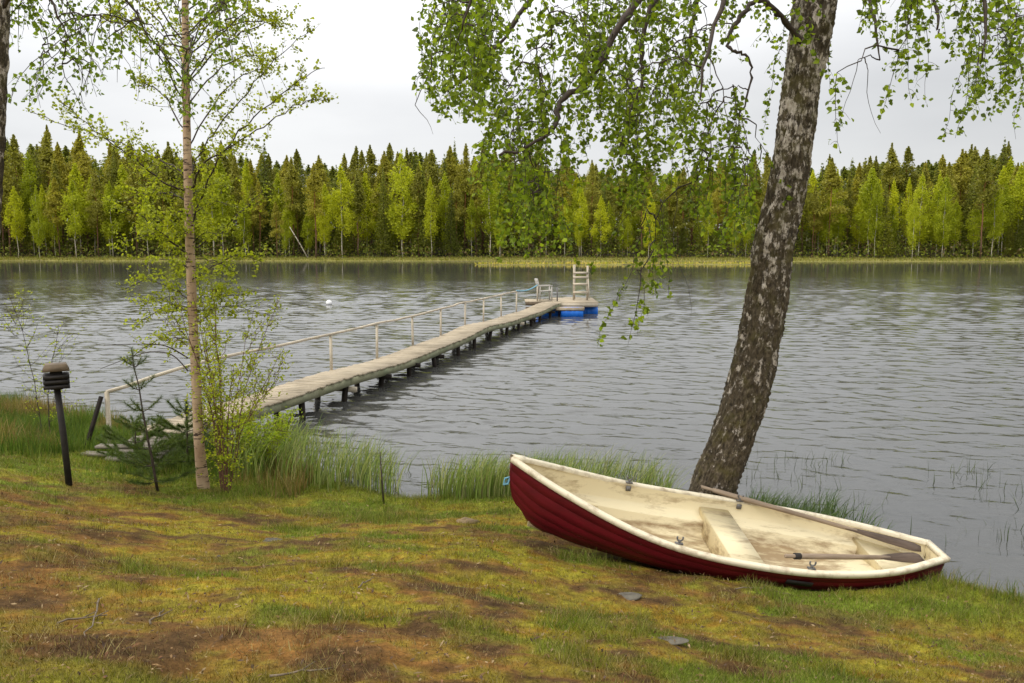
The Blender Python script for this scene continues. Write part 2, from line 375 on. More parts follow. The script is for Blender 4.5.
# ------------------------------------------------------------------ blades
def blades(x, y, z, hgt, wid, col, lean=.35, nseg=1, wind=(0, 0), curl=1.0):
    """numpy blades; nseg 1 = one triangle, 3 = bent strip"""
    n = len(x); az = R.random(n)*2*PI; ln = lean*R.random(n)*hgt
    lx = np.cos(az)*ln+wind[0]*hgt; ly = np.sin(az)*ln+wind[1]*hgt
    fa = R.random(n)*PI; wx = np.cos(fa)*wid/2; wy = np.sin(fa)*wid/2
    mb = MB()
    if nseg == 1:
        V = np.empty((n, 3, 3)); V[:, 0] = np.stack([x-wx, y-wy, z], 1); V[:, 1] = np.stack([x+wx, y+wy, z], 1); V[:, 2] = np.stack([x+lx, y+ly, z+hgt*.92], 1)
        T = np.arange(n*3).reshape(n, 3); mb.add(V.reshape(-1, 3), T=T, c=np.repeat(col, 3, 0)); return mb
    k = nseg+1; V = np.empty((n, 2*k-1, 3))
    for i in range(k):
        t = i/nseg; b = t**(1.8*curl); X = x+lx*b; Y = y+ly*b; Zz = z+hgt*(t-.18*t*t*t); w = 1-t**1.5
        if i < nseg:
            V[:, 2*i] = np.stack([X-wx*w, Y-wy*w, Zz], 1); V[:, 2*i+1] = np.stack([X+wx*w, Y+wy*w, Zz], 1)
        else: V[:, 2*i] = np.stack([X, Y, Zz], 1)
    base = (np.arange(n)*(2*k-1))[:, None]
    Q = np.concatenate([base+np.array([[2*i, 2*i+1, 2*i+3, 2*i+2]]) for i in range(nseg-1)]); T = base+np.array([[2*nseg-2, 2*nseg-1, 2*nseg]])
    mb.add(V.reshape(-1, 3), Q, T, c=np.repeat(col, 2*k-1, 0)); return mb

# turf of the bank: short moss shoots and grass, many more where it is green
n = 620000
y = 3.0+9.5*R.random(n)**1.15; x = (R.random(n)*2-1)*(y*.66+.8)
d = shore_d(x, y); C, br, gr = gcol(x, y)
keep = (d > .02) & (HULL(x, y)-H(x, y) > .16) & (R.random(n) < (1-.80*br)*(.6+.4*gr))
x, y, d, C, br, gr = x[keep], y[keep], d[keep], C[keep], br[keep], gr[keep]
n = len(x); tuft = np.clip((fbm(x*4, y*4, 3, 51)-.45)*5, 0, 1)
hg = (.014+.016*R.random(n)+(.022*gr+.03*tuft*gr+.022*tuft)*R.random(n)*1.5)*(1-.3*br)+np.clip(.5-d, 0, .5)*.10*R.random(n)
C = C*(.5+1.1*R.random(n))[:, None]
dry = R.random(n) < .14+.30*br; C[dry] = np.array([.32, .25, .10])*(.5+.7*R.random(dry.sum()))[:, None]
o = blades(x, y, H(x, y)-.004, hg, .0022+.0022*R.random(n)+.0003*y, C, 1.1).build('short_grass', M['grass'])
tag(o, 'short mossy grass covering the sloping bank around the red boat', 'grass', kind='stuff')

def patch(x0, x1, y0, y1, n, dmin, dmax, dens=None):
    x = x0+(x1-x0)*R.random(n); y = y0+(y1-y0)*R.random(n); d = shore_d(x, y); k = (d > dmin) & (d < dmax)
    if dens is not None: k &= R.random(n) < dens(x, y, d)
    return x[k], y[k], d[k]
def mixcol(n, cols, v=.35):
    c = np.array(cols)[R.integers(0, len(cols), n)]; return c*(1-v+2*v*R.random(n))[:, None]
# tall bank grass on the left
x, y, d = patch(-15, -2.6, 8.5, 17.5, 190000, -.15, 5.5, lambda x, y, d: np.clip((y-9.75-.12*np.clip(x+4, -9, 0)*-1+(fbm(x*1.2, y*1.2, 3, 61)-.5)*1.2)/.7, 0, 1)*(.35+.65*(fbm(x*1.5, y*1.5, 3, 62) > .45)))
SQ = G(102, 459); k = np.hypot((x-SQ[0]-.1)/.6, (y-SQ[1]+.3)/.9) > 1; x, y, d = x[k], y[k], d[k]
n = len(x); gh = (.10+.34*R.random(n)**1.3)*(.15+1.6*fbm(x*1.6, y*1.6, 3, 63)); c = mixcol(n, [(.075, .13, .016), (.10, .15, .02), (.13, .16, .028), (.06, .10, .014)])
br2 = fbm(x*.8+4, y*.8, 3, 64) > .60; c[br2] = mixcol(br2.sum(), [(.20, .13, .05), (.26, .20, .08), (.12, .12, .02)]); c *= (.6+.8*fbm(x*2.2, y*2.2, 3, 67))[:, None]
o = blades(x, y, H(x, y)-.01, gh, .006+.004*R.random(n), c, .5, 3).build('tall_grass', M['grass'])
tag(o, 'tall green grass growing on the left bank behind the birch', 'grass', kind='stuff')
# grass along the edge behind and right of the boat
x, y, d = patch(-2.6, 9, 5, 11, 60000, -.1, .55)
k = (HULL(x, y) > 1e5) & (R.random(len(x)) < np.where(x > 2.2, .8, .25)*(.3+.7*(fbm(x*3, y*3, 2, 66) > .5))); x, y, d = x[k], y[k], d[k]; n = len(x)
o = blades(x, y, H(x, y)-.01, .05+(.13+.10*(x > 3.9))*R.random(n)**1.5, .005+.003*R.random(n), mixcol(n, [(.08, .12, .016), (.13, .15, .03), (.19, .16, .06)]), .6, 3).build('edge_grass', M['grass'])
tag(o, 'grass tufts along the waterline beside the stern of the boat', 'grass', kind='stuff')
# reeds
def reed(label, x0, x1, y0, y1, n, dlo, dhi, hlo, hhi, dens, cols, wind=(.20, 0)):
    x, y, d = patch(x0, x1, y0, y1, n, dlo, dhi, dens); n = len(x)
    hh = hlo+(hhi-hlo)*R.random(n)
    o = blades(x, y, np.maximum(H(x, y), -.25)-.02, hh, .009+.009*R.random(n), mixcol(n, cols, .45), .45, 4, wind, 1.2).build('reeds', M['grass'])
    tag(o, label, 'reeds', kind='stuff')
RC = [(.19, .25, .06), (.27, .31, .10), (.13, .19, .035), (.33, .32, .15)]
cl = lambda s, f, t: (lambda x, y, d: np.clip((fbm(x*f, y*f, 3, s)-t)*6, 0, 1))
reed('dense green reeds between the shrub and the open water below the dock', -4.0, -1.45, 10.3, 13.8, 4000, -1.4, .9, .45, .85, lambda x, y, d: np.clip((fbm(x*2.8, y*2.8, 3, 71)-.38)*5, 0, 1)*np.clip((.3-x-1.3)/.5, 0, 1), RC)
reed('green reeds in shallow water left of the boat bow', -1.15, .35, 10.0, 11.6, 2300, -1.0, .35, .45, .80, lambda x, y, d: np.clip((fbm(x*3.2, y*3.2, 3, 72)-.40)*5, 0, 1)*np.clip((x+1.2)/.6, 0, 1), RC)
reed('thin pale reeds standing in water between the boat bow and trunk', .1, 2.0, 10.1, 11.6, 1700, -1.6, .2, .55, .85, cl(73, 3, .36), RC)
reed('sparse dark reeds in the water behind the boat', 2.7, 3.9, 8.6, 9.9, 3500, -1.6, -.05, .45, .75, cl(74, 4, .47), [(.07, .12, .03), (.13, .17, .06)])
reed('scattered thin stalks in the open water right of the boat', 2.9, 7.5, 8.6, 13.0, 700, -5, -.3, .42, .62, cl(75, 1.2, .45), [(.05, .07, .03), (.10, .12, .05)], (.03, 0))
# marsh strip on the far shore
n = 26000; x = (R.random(n)*2-1)*125; e = R.random(n)**1.3*10; y = yfar(x)+e+.1
sp = R.random(n) < .25; x[sp] = -7+43*R.random(sp.sum()); y[sp] = 108.5+7*R.random(sp.sum())
z = H(x, y); k = z > .03; x, y, z = x[k], y[k], z[k]; n = len(x)
c = mixcol(n, [(.24, .22, .04), (.30, .26, .09), (.18, .20, .03)], .25); c[y < 117] = c[y < 117]*np.array([2.0, 1.8, 1.6])
o = blades(x, y, z, .12+.30*R.random(n), .10+.12*R.random(n), c, .5).build('marsh_grass', M['grass'])
tag(o, 'pale green marsh grass strip along the far shore below the forest', 'marsh grass', kind='stuff')

# ------------------------------------------------------------------ leaves and growth
def leaf_mesh(mb, pos, size, cols, droop=.6, aspect=.42):
    pos = np.asarray(pos); n = len(pos); s = size*(.65+.6*R.random(n))
    d = R.normal(size=(n, 3)); d[:, 2] = d[:, 2]*.6-droop; d /= np.linalg.norm(d, axis=1)[:, None]
    q = R.normal(size=(n, 3)); w = np.cross(d, q); w /= np.linalg.norm(w, axis=1)[:, None]+1e-9; nn = np.cross(d, w)
    V = np.empty((n, 6, 3)); a = s[:, None]
    V[:, 0] = pos; V[:, 1] = pos+d*a*.30+w*a*aspect+nn*a*.10; V[:, 2] = pos+d*a*.68+w*a*aspect*.62+nn*a*.06
    V[:, 3] = pos+d*a; V[:, 4] = pos+d*a*.68-w*a*aspect*.62+nn*a*.06; V[:, 5] = pos+d*a*.30-w*a*aspect+nn*a*.10
    b = (np.arange(n)*6)[:, None]; Q = np.concatenate([b+np.array([[0, 1, 2, 3]]), b+np.array([[0, 3, 4, 5]])])
    mb.add(V.reshape(-1, 3), Q, c=np.repeat(cols, 6, 0))
def curve(a, b, sag=0.0, n=6, wob=.03):
    a = np.array(a); b = np.array(b); t = np.linspace(0, 1, n)[:, None]; L = np.linalg.norm(b-a)
    p = a+(b-a)*t; p[:, 2] += (sag*L*np.sin(PI*t))[:, 0]
    p[1:-1] += R.normal(size=(n-2, 3))*wob*L; return p
def smooth_poly(P_, k=5):
    P_ = np.asarray(P_, float); m = len(P_); out = []
    for i in range(m-1):
        p0 = P_[max(i-1, 0)]; p1 = P_[i]; p2 = P_[i+1]; p3 = P_[min(i+2, m-1)]
        for t in np.arange(k)/k:
            out.append(.5*((2*p1)+(-p0+p2)*t+(2*p0-5*p1+4*p2-p3)*t*t+(-p0+3*p1-3*p2+p3)*t**3))
    out.append(P_[-1]); return np.array(out)

class Grower:
    """limbs, thin connecting branches, hanging leafy strands"""
    def __init__(s): s.w = MB(); s.leafpos = []; s.nodes = []
    def limb(s, pts, r0, r1, n=8):
        p = smooth_poly(pts, 5); p[1:-1] += R.normal(size=p[1:-1].shape)*.008
        s.w.tube(p, np.linspace(r0, r1, len(p))*(1+.12*R.normal(size=len(p))), n); s.nodes.extend([tuple(q) for q in p])
    def attach(s, S_, r=.006):
        nd = np.array(s.nodes); S_ = np.array(S_); dv = nd-S_; dist = np.linalg.norm(dv, axis=1)+.5*np.clip(-dv[:, 2], 0, 9)
        Q = nd[dist.argmin()]; L = np.linalg.norm(Q-S_)
        if L > .03:
            c = curve(Q, S_, .10, 7, .035); s.w.tube(c, np.linspace(r*1.0+.004*L, r*.55, 7), 4); s.nodes.extend([tuple(q) for q in c[2:]])
    def strand(s, S_, L, leafstep=.035, side=2, drift=.028, spread=.20, bare=0.0):
        s.attach(S_)
        k = max(4, int(L/.09)); d = R.normal(size=2)*drift; p = [np.array(S_)]
        for i in range(k):
            d = d*.8+R.normal(size=2)*drift*.5; p.append(p[-1]+np.array([d[0], d[1], -L/k]))
        p = np.array(p); s.w.tube(p, np.linspace(.004, .0015, len(p)), 3, False)
        if bare: return
        m = int(L/leafstep); t = R.random(m)*(len(p)-1); i = t.astype(int); q = p[i]+(p[i+1]-p[i])*(t-i)[:, None]
        s.leafpos.append(q+R.normal(size=q.shape)*.018)
        for j in range(int(L*side/.25)):     # side twigs
            b = p[R.integers(0, len(p)-1)]; l = spread*(.4+.8*R.random()); az = R.random()*2*PI
            e = b+np.array([math.cos(az)*l*.6, math.sin(az)*l*.6, -l*.75*R.random()-.03]); c = curve(b, e, .12, 4, .03)
            s.w.tube(c, [.0025, .002, .0015, .001], 3, False)
            mm = max(3, int(l/leafstep*1.2)); s.leafpos.append(b+(e-b)*(R.random(mm)[:, None]**.7)+R.normal(size=(mm, 3))*.018)

def lcol(n, cols, v=.3, pos=None):
    c = mixcol(n, cols, v)
    return c

def trunk_mesh(centres, radii, seg=72, per=26, amp=.10, rough=1.0, flare=0.0, seed=0):
    p = smooth_poly(centres, per); r = np.interp(np.linspace(0, len(radii)-1, len(p)), range(len(radii)), radii)
    a = np.linspace(0, 2*PI, seg, endpoint=False); V = []
    arc = np.concatenate([[0], np.cumsum(np.linalg.norm(np.diff(p, axis=0), axis=1))])
    for i in range(len(p)):
        ca, sa = np.cos(a), np.sin(a)
        n1 = fbm(ca*3+7+seed, sa*3+arc[i]*2.2, 4, 81); n2 = np.abs(fbm(ca*9+11, sa*9+arc[i]*6.5, 4, 91)-.5)*2
        rr = r[i]*(1+amp*(n1-.5)*2)+rough*(n2*.062-.016)
        if flare: rr = rr+flare*np.exp(-arc[i]/.22)*(.5+.8*np.clip(np.sin(a*3+1), 0, 1))
        V.append(np.stack([p[i, 0]+rr*ca, p[i, 1]+rr*sa, np.full(seg, p[i, 2])], 1))
    V = np.concatenate(V); j = np.arange(seg); m = len(p)
    Q = np.concatenate([np.stack([i*seg+j, i*seg+(j+1) % seg, (i+1)*seg+(j+1) % seg, (i+1)*seg+j], 1) for i in range(m-1)])
    mb = MB(); mb.add(V, Q); return mb

# ---- the big leaning birch behind the boat
DT = 8.95
tr = [(708, 520, 57), (712, 500, 54), (714, 486, 50), (727, 450, 48), (743, 404, 47), (757, 345, 44), (769, 281, 42), (775, 240, 41), (791, 164, 39), (802, 82, 38), (814, 10, 44), (822, -60, 36), (824, -150, 30), (820, -260, 24), (812, -380, 15), (808, -470, 7)]
cen = [P(a, b, DT) for a, b, w in tr]; rad = [w/2*DT/FPX for a, b, w in tr]
base = cen[1].copy(); base[2] = h(base[0], base[1])-.02
cen[0][2] = base[2]-.25
big = thing('birch_tree', 'big leaning old birch with rough mossy trunk rooted behind the red boat', 'tree', base)
ob = trunk_mesh(cen, [q*.91 for q in rad], 128, 44, .07, 1.0, .13).build('trunk', M['bark_old'], big, True, base); ob.location = (0, 0, 0)
def finish(g, parent, base, woodmat, leafsize, cols, v=.3, droop=.6, leafname='foliage'):
    o = g.w.build('branches', woodmat, parent, True, base); o.location = (0, 0, 0)
    if g.leafpos:
        lp = np.concatenate(g.leafpos); mb = MB(); leaf_mesh(mb, lp, leafsize, np.minimum(mixcol(len(lp), cols, v), .42), droop)
        o = mb.build(leafname, M['leaf'], parent, False, base); o.location = (0, 0, 0)
        print(parent.name, 'leaves', len(lp))
g = Grower()
LB = [([(810, -60, 8.95), (745, -95, 8.5), (685, -60, 8.0), (637, 0, 7.7), (617, 30, 7.6), (592, 75, 7.5), (560, 103, 7.4), (556, 125, 7.3), (530, 146, 7.2), (500, 155, 7.1)], .05, .010),
      ([(805, -30, 8.9), (740, -45, 8.6), (690, -25, 8.3), (655, 0, 8.1), (641, 48, 8.0), (643, 78, 8.0), (630, 112, 7.9), (620, 150, 7.9)], .038, .007),
      ([(806, 55, 8.9), (792, 30, 8.75), (775, 10, 8.6), (762, 0, 8.5), (748, 7, 8.45), (735, 25, 8.4), (728, 42, 8.35), (735, 52, 8.3), (748, 56, 8.3), (752, 78, 8.3), (742, 112, 8.25), (732, 140, 8.2)], .032, .006),
      ([(800, -120, 9.0), (700, -150, 9.6), (600, -90, 9.8), (545, -20, 9.7), (505, 35, 9.6), (470, 75, 9.5), (445, 92, 9.4)], .06, .006),
      ([(822, -80, 8.95), (880, -95, 8.5), (920, -40, 8.1), (936, 10, 7.9), (938, 35, 7.85)], .04, .006),
      ([(824, -130, 8.95), (905, -170, 8.2), (965, -90, 7.6), (985, -10, 7.4), (982, 60, 7.3)], .045, .006),
      ([(822, -60, 8.95), (850, -55, 8.6), (872, 10, 8.3), (880, 60, 8.2)], .03, .005),
      ([(806, -80, 8.95), (735, -110, 10.2), (705, -30, 10.7), (690, 40, 10.8), (672, 110, 10.8)], .05, .006),
      ([(815, -20, 8.95), (790, -60, 8.0), (740, -30, 7.3), (712, 40, 7.0), (700, 100, 6.9)], .045, .006),
      ([(826, -150, 8.95), (940, -200, 9.6), (1040, -110, 10.0), (1090, 0, 10.1), (1100, 80, 10.1)], .05, .006),
      ([(810, -150, 8.95), (700, -210, 8.0), (600, -200, 7.3), (520, -120, 7.0), (480, -30, 6.9), (462, 30, 6.9)], .055, .006),
      ([(820, -250, 8.95), (860, -330, 10.2), (850, -300, 11.3), (840, -150, 11.8)], .04, .008),
      ([(816, -300, 8.95), (760, -380, 8.2), (700, -350, 7.6), (660, -250, 7.4)], .04, .008),
      ([(812, -330, 8.95), (850, -420, 9.4), (930, -380, 9.8), (980, -260, 9.9)], .035, .008)]
for pts, r0, r1 in LB: g.limb([P(*q) for q in pts], r0, r1)
EX = [430, 450, 480, 500, 510, 530, 560, 572, 585, 600, 618, 632, 650, 664, 680, 700, 720, 750, 765, 790]
EY = [95, 108, 122, 160, 235, 258, 250, 175, 145, 135, 150, 200, 205, 165, 155, 200, 240, 250, 195, 120]
def ymx(x):
    if x < 800: return np.interp(x, EX, EY)
    return np.interp(x, [800, 818, 832, 848, 860, 880, 900, 915, 935, 950, 965, 985, 1003, 1024, 1100], [60, 110, 165, 150, 55, 105, 118, 60, 55, 25, 130, 135, 95, 125, 130])
cnt = 0
spots = []
for i in range(9000):
    x_ = 432+600*R.random(); u = R.random()
    if 765 < x_ < 812 and R.random() < .6: continue
    if x_ > 812 and R.random() < .60: continue
    if 942 < x_ < 958 and R.random() < .8: continue
    e = ymx(x_); top = -110+(e+60)*R.random()**.8
    ln = (45+70*R.random()) if e > 60 else 30+30*R.random()
    if top+ln > e: top = e-ln
    if top > e-25: continue
    # some openings to the sky
    if fbm(np.array([x_*.022]), np.array([top*.022]), 2, 95)[0] < .455: continue
    spots.append((x_, top, ln)); 
    if len(spots) >= 385: break
spots.sort(key=lambda s: s[1])
for x_, top, ln in spots:
    dep = 6.9+3.6*R.random() if x_ < 770 else 7.2+2.6*R.random()
    g.strand(P(x_, top, dep), ln*dep/FPX, .040, 2.3)
for a, b, l in [(512+50*R.random(), 150+55*R.random(), 50) for _ in range(12)]+[(705+55*R.random(), 130+60*R.random(), 55) for _ in range(9)]+[(655, 240, 60), (645, 215, 80), (660, 200, 90), (638, 300, 45)]:
    g.strand(P(a, b, 7.6+R.random()), l*7.9/FPX, .035, 2.0, .02, .16)
for a, b, l in ((655, 215, 85), (642, 230, 110), (637, 270, 72), (648, 180, 90), (540, 190, 75), (524, 200, 62), (735, 190, 62), (752, 190, 60)):
    g.strand(P(a, b, 7.9), l*7.9/FPX, .035, 1.6, .05, .14)
for a, b, l in ((676, 190, 125), (682, 150, 90), (858, 60, 70), (868, 70, 60), (415, 105, 30)):
    g.strand(P(a, b, 8.0), l*8/FPX, .05, 0, .03, .1, 1.0)
for i in range(130):      # crown above the picture
    g.strand(P(500+560*R.random(), -330+200*R.random(), 7+4.5*R.random()), .6+.5*R.random(), .06, 1.6)
finish(g, big, base, M['twig'], .052, [(.078, .12, .016), (.10, .155, .022), (.14, .20, .028), (.055, .09, .014)], .4)

# ---- hanging birch at the left edge
b3 = P(-45, 560, 6.6); b3[2] = h(b3[0], b3[1])-.02
t3 = thing('birch_tree', 'birch with dark rough trunk cut by the left picture edge', 'tree', b3)
tr = [(-45, 575, 36), (-38, 480, 32), (-26, 350, 29), (-17, 230, 28), (-10, 120, 27), (-6, 0, 26), (-4, -120, 22), (0, -260, 18), (4, -400, 8)]
cen = [P(a, b, 6.6) for a, b, w in tr]; cen[0][2] = b3[2]-.2
ob = trunk_mesh(cen, [w/2*6.6/FPX for a, b, w in tr], 48, 30, .08, .5, .04, 5).build('trunk', M['bark_old'], t3, True, b3); ob.location = (0, 0, 0)
g = Grower()
for pts, r0, r1 in [([(-6, -10, 6.6), (30, -70, 6.8), (80, -60, 7.0), (120, -10, 7.2), (150, 40, 7.3)], .03, .005),
                    ([(-5, -100, 6.6), (60, -160, 7.0), (140, -120, 7.4), (200, -40, 7.6), (225, 10, 7.6)], .04, .005),
                    ([(-5, 20, 6.6), (25, -20, 6.5), (50, 0, 6.5), (68, 40, 6.5)], .02, .004),
                    ([(-2, -200, 6.6), (-60, -260, 6.8), (-130, -160, 7.2), (-150, -40, 7.2)], .04, .006)]:
    g.limb([P(*q) for q in pts], r0, r1)
k = 0
while k < 85:
    x_ = 12+235*R.random(); e = np.interp(x_, [10, 22, 34, 40, 60, 75, 90, 110, 130, 150, 170, 190, 200, 230, 250], [60, 40, 20, 100, 112, 90, 112, 100, 60, 92, 112, 122, 85, 45, 25])
    ln = 30+45*R.random(); top = min(-70+(e+70)*R.random(), e-ln)
    dep = 6.4+1.4*R.random(); g.strand(P(x_, top, dep), ln*dep/FPX, .042, 2.2, .05, .17); k += 1
for a in (75, 100, 140, 225, 243): g.strand(P(a, 20, 7), .6, .05, 0, .02, .1, 1)
for i in range(30): g.strand(P(-180+400*R.random(), -320+200*R.random(), 6+2*R.random()), .5, .06, 1.5)
finish(g, t3, b3, M['twig'], .040, [(.06, .10, .016), (.08, .13, .02), (.10, .155, .025)], .3)

# ---- the young birch
DY = G(203, 488)[1]
by = G(203, 488)
ty = thing('birch_tree', 'slender young birch with pale tan trunk and airy fresh leaves', 'tree', by)
tr = [(204, 497, 18), (203, 488, 16.5), (199, 440, 14.5), (196, 380, 13.5), (192, 300, 13), (190, 250, 12.5), (188, 180, 11.5), (186, 90, 10), (185, 0, 9), (184, -120, 6.5), (186, -260, 3), (187, -330, 1.2)]
cen = [P(a, b, DY) for a, b, w in tr]; rad = [w/2*DY/FPX*.70 for a, b, w in tr]
ob = trunk_mesh(cen, rad, 24, 16, .06, .12, .02, 9).build('trunk', M['bark_young'], ty, True, by); ob.location = (0, 0, 0)
def airy(g, pts, r0, r1, leafden, side=True, twl=.30):
    p = smooth_poly(pts, 5); p[1:-1] += R.normal(size=p[1:-1].shape)*.01; m = len(p)
    g.w.tube(p, np.linspace(r0, r1, m), 5, False); L = np.linalg.norm(np.diff(p, axis=0), axis=1).sum()
    dirn = (p[-1]-p[0])/np.linalg.norm(p[-1]-p[0])
    for j in range(int(L*15)):
        f = .18+.82*R.random(); b = p[min(m-1, int(f*(m-1)))]
        v = dirn*.9+R.normal(size=3)*.75; v[2] += .15; v /= np.linalg.norm(v); l = twl*(.4+.9*R.random())*(1.15-f*.5)
        e = b+v*l; c = curve(b, e, -.06, 4, .04); g.w.tube(c, [.003, .0025, .002, .001], 3, False)
        q = int(l*leafden*1.6)+1; g.leafpos.append(b+(e-b)*(.15+.9*R.random(q)[:, None])+R.normal(size=(q, 3))*.022)
    q = int(L*leafden*.5); t = R.random(q)*(m-1.01); i = t.astype(int); g.leafpos.append(p[i]+R.normal(size=(q, 3))*.03)
g = Grower()
hand = [([(189, 240, 0), (200, 200, .0), (225, 150, -.1), (262, 110, -.2), (300, 80, -.3), (325, 68, -.3)],),
        ([(189, 190, 0), (205, 163, -.2), (235, 145, -.4), (270, 122, -.5), (300, 103, -.6), (328, 98, -.7)],),
        ([(189, 187, 0), (196, 160, .2), (208, 140, .3), (240, 100, .4), (275, 60, .5), (310, 30, .5)],),
        ([(187, 175, 0), (168, 164, .2), (140, 152, .3), (110, 140, .4), (75, 128, .5), (30, 112, .5)],),
        ([(187, 190, 0), (168, 185, -.2), (145, 168, -.4), (120, 148, -.6), (95, 130, -.7), (60, 100, -.8)],),
        ([(189, 255, 0), (175, 245, -.2), (160, 232, -.3), (140, 215, -.4), (115, 205, -.5)],),
        ([(189, 250, 0), (205, 243, .2), (225, 230, .3), (248, 205, .4), (262, 190, .5)],),
        ([(188, 200, 0), (165, 193, .2), (140, 195, .4), (115, 205, .5)],),
        ([(192, 300, 0), (170, 288, .1), (145, 280, .2), (118, 290, .2)],),
        ([(192, 280, 0), (210, 268, -.2), (235, 255, -.3), (262, 262, -.4)],),
        ([(195, 345, 0), (175, 338, .1), (150, 345, .2), (120, 365, .2)],),
        ([(194, 310, 0), (176, 305, -.1), (155, 312, -.2), (130, 330, -.2)],)]
for (pts,) in hand:
    airy(g, [P(a, b, DY+c) for a, b, c in pts], .013 if pts[0][1] < 260 else .008, .003, 42)
for pts in ([(188, 358, 0), (166, 346, -.1), (140, 344, -.2), (104, 345, -.3)], [(188, 371, 0), (172, 355, .1), (150, 352, .1), (126, 359, .1), (100, 369, .1)]):
    p = smooth_poly([P(a, b, DY+c) for a, b, c in pts], 5); g.w.tube(p, np.linspace(.009, .003, len(p)), 5)
for i in range(64):
    yy = 160-480*R.random()**.9; az = R.random()*2*PI; L = np.interp(yy, [-320, -200, 0, 100, 160], [.3, .8, 1.35, 1.5, 1.5])*(.7+.4*R.random())
    b = P(np.interp(yy, [-330, 0, 160], [187, 185, 188]), yy, DY); el = math.radians(30+30*R.random())
    e = b+np.array([math.cos(az)*math.cos(el), math.sin(az)*math.cos(el), math.sin(el)*.75])*L
    mid = (b+e)/2+np.array([0, 0, .10*L]); airy(g, [b, mid, e, e+np.array([math.cos(az)*.15, math.sin(az)*.15, -.06])], .010, .003, 38)
for i in range(20):
    yy = 180+150*R.random(); az = R.random()*2*PI; L = .45+.5*R.random(); b = P(190, yy, DY)
    e = b+np.array([math.cos(az), math.sin(az), .25*R.normal()])*L; airy(g, [b, (b+e)/2+np.array([0, 0, .08]), e], .006, .002, 45)
finish(g, ty, by, M['twig'], .036, [(.15, .19, .025), (.19, .23, .03), (.12, .155, .02)], .3, .25)

# ---- shrubs and saplings
def shrub(name, label, cat, px, py, n, top, spread, leafden, leafsize, cols, woodm, tw=.25, r=.008, lean=None):
    b = G(px, py); t = thing(name, label, cat, b); g = Grower()
    for i in range(n):
        az = 2*PI*i/n+R.normal()*.4; rr = spread*(.25+.75*R.random()); hh = top*(.6+.4*R.random())
        if lean: rr *= 1.0; az = lean+R.normal()*1.2
        s0 = b+np.array([math.cos(az)*.05, math.sin(az)*.05, -.03]); m = b+np.array([math.cos(az)*rr*.35, math.sin(az)*rr*.35, hh*.5]); e = b+np.array([math.cos(az)*rr, math.sin(az)*rr, hh])
        airy(g, [s0, m, e], r*(.7+.5*R.random()), .002, leafden, True, tw)
        for j in range(3):
            f = .35+.5*R.random(); q = s0+(e-s0)*f; a2 = az+R.normal()*.9; l = (.3+.35*R.random())*(1.2-f)
            airy(g, [q, q+np.array([math.cos(a2)*l*.5, math.sin(a2)*l*.5, l*.5]), q+np.array([math.cos(a2)*l*.8, math.sin(a2)*l*.8, l*1.1])], r*.5, .0015, leafden, True, tw)
    finish(g, t, b, woodm, leafsize, cols, .28, .1); return t
shrub('leafy_shrub', 'multi-stemmed leafy shrub with reddish stems right of the young birch', 'shrub', 226, 491, 11, 2.55, .95, 26, .032, [(.17, .21, .03), (.21, .25, .035), (.13, .18, .022)], M['redtwig'], .24, .010)
shrub('leafy_shrub', 'small leafy sapling with thin dark stem by the left bank grass', 'shrub', 46, 440, 2, 2.35, .40, 9, .030, [(.20, .24, .03), (.15, .2, .025)], M['twig'], .5, .009)
shrub('leafy_shrub', 'low bright green bush beside the dock end', 'shrub', 262, 470, 9, .75, .45, 45, .032, [(.17, .23, .03), (.12, .18, .02)], M['redtwig'], .2, .005)

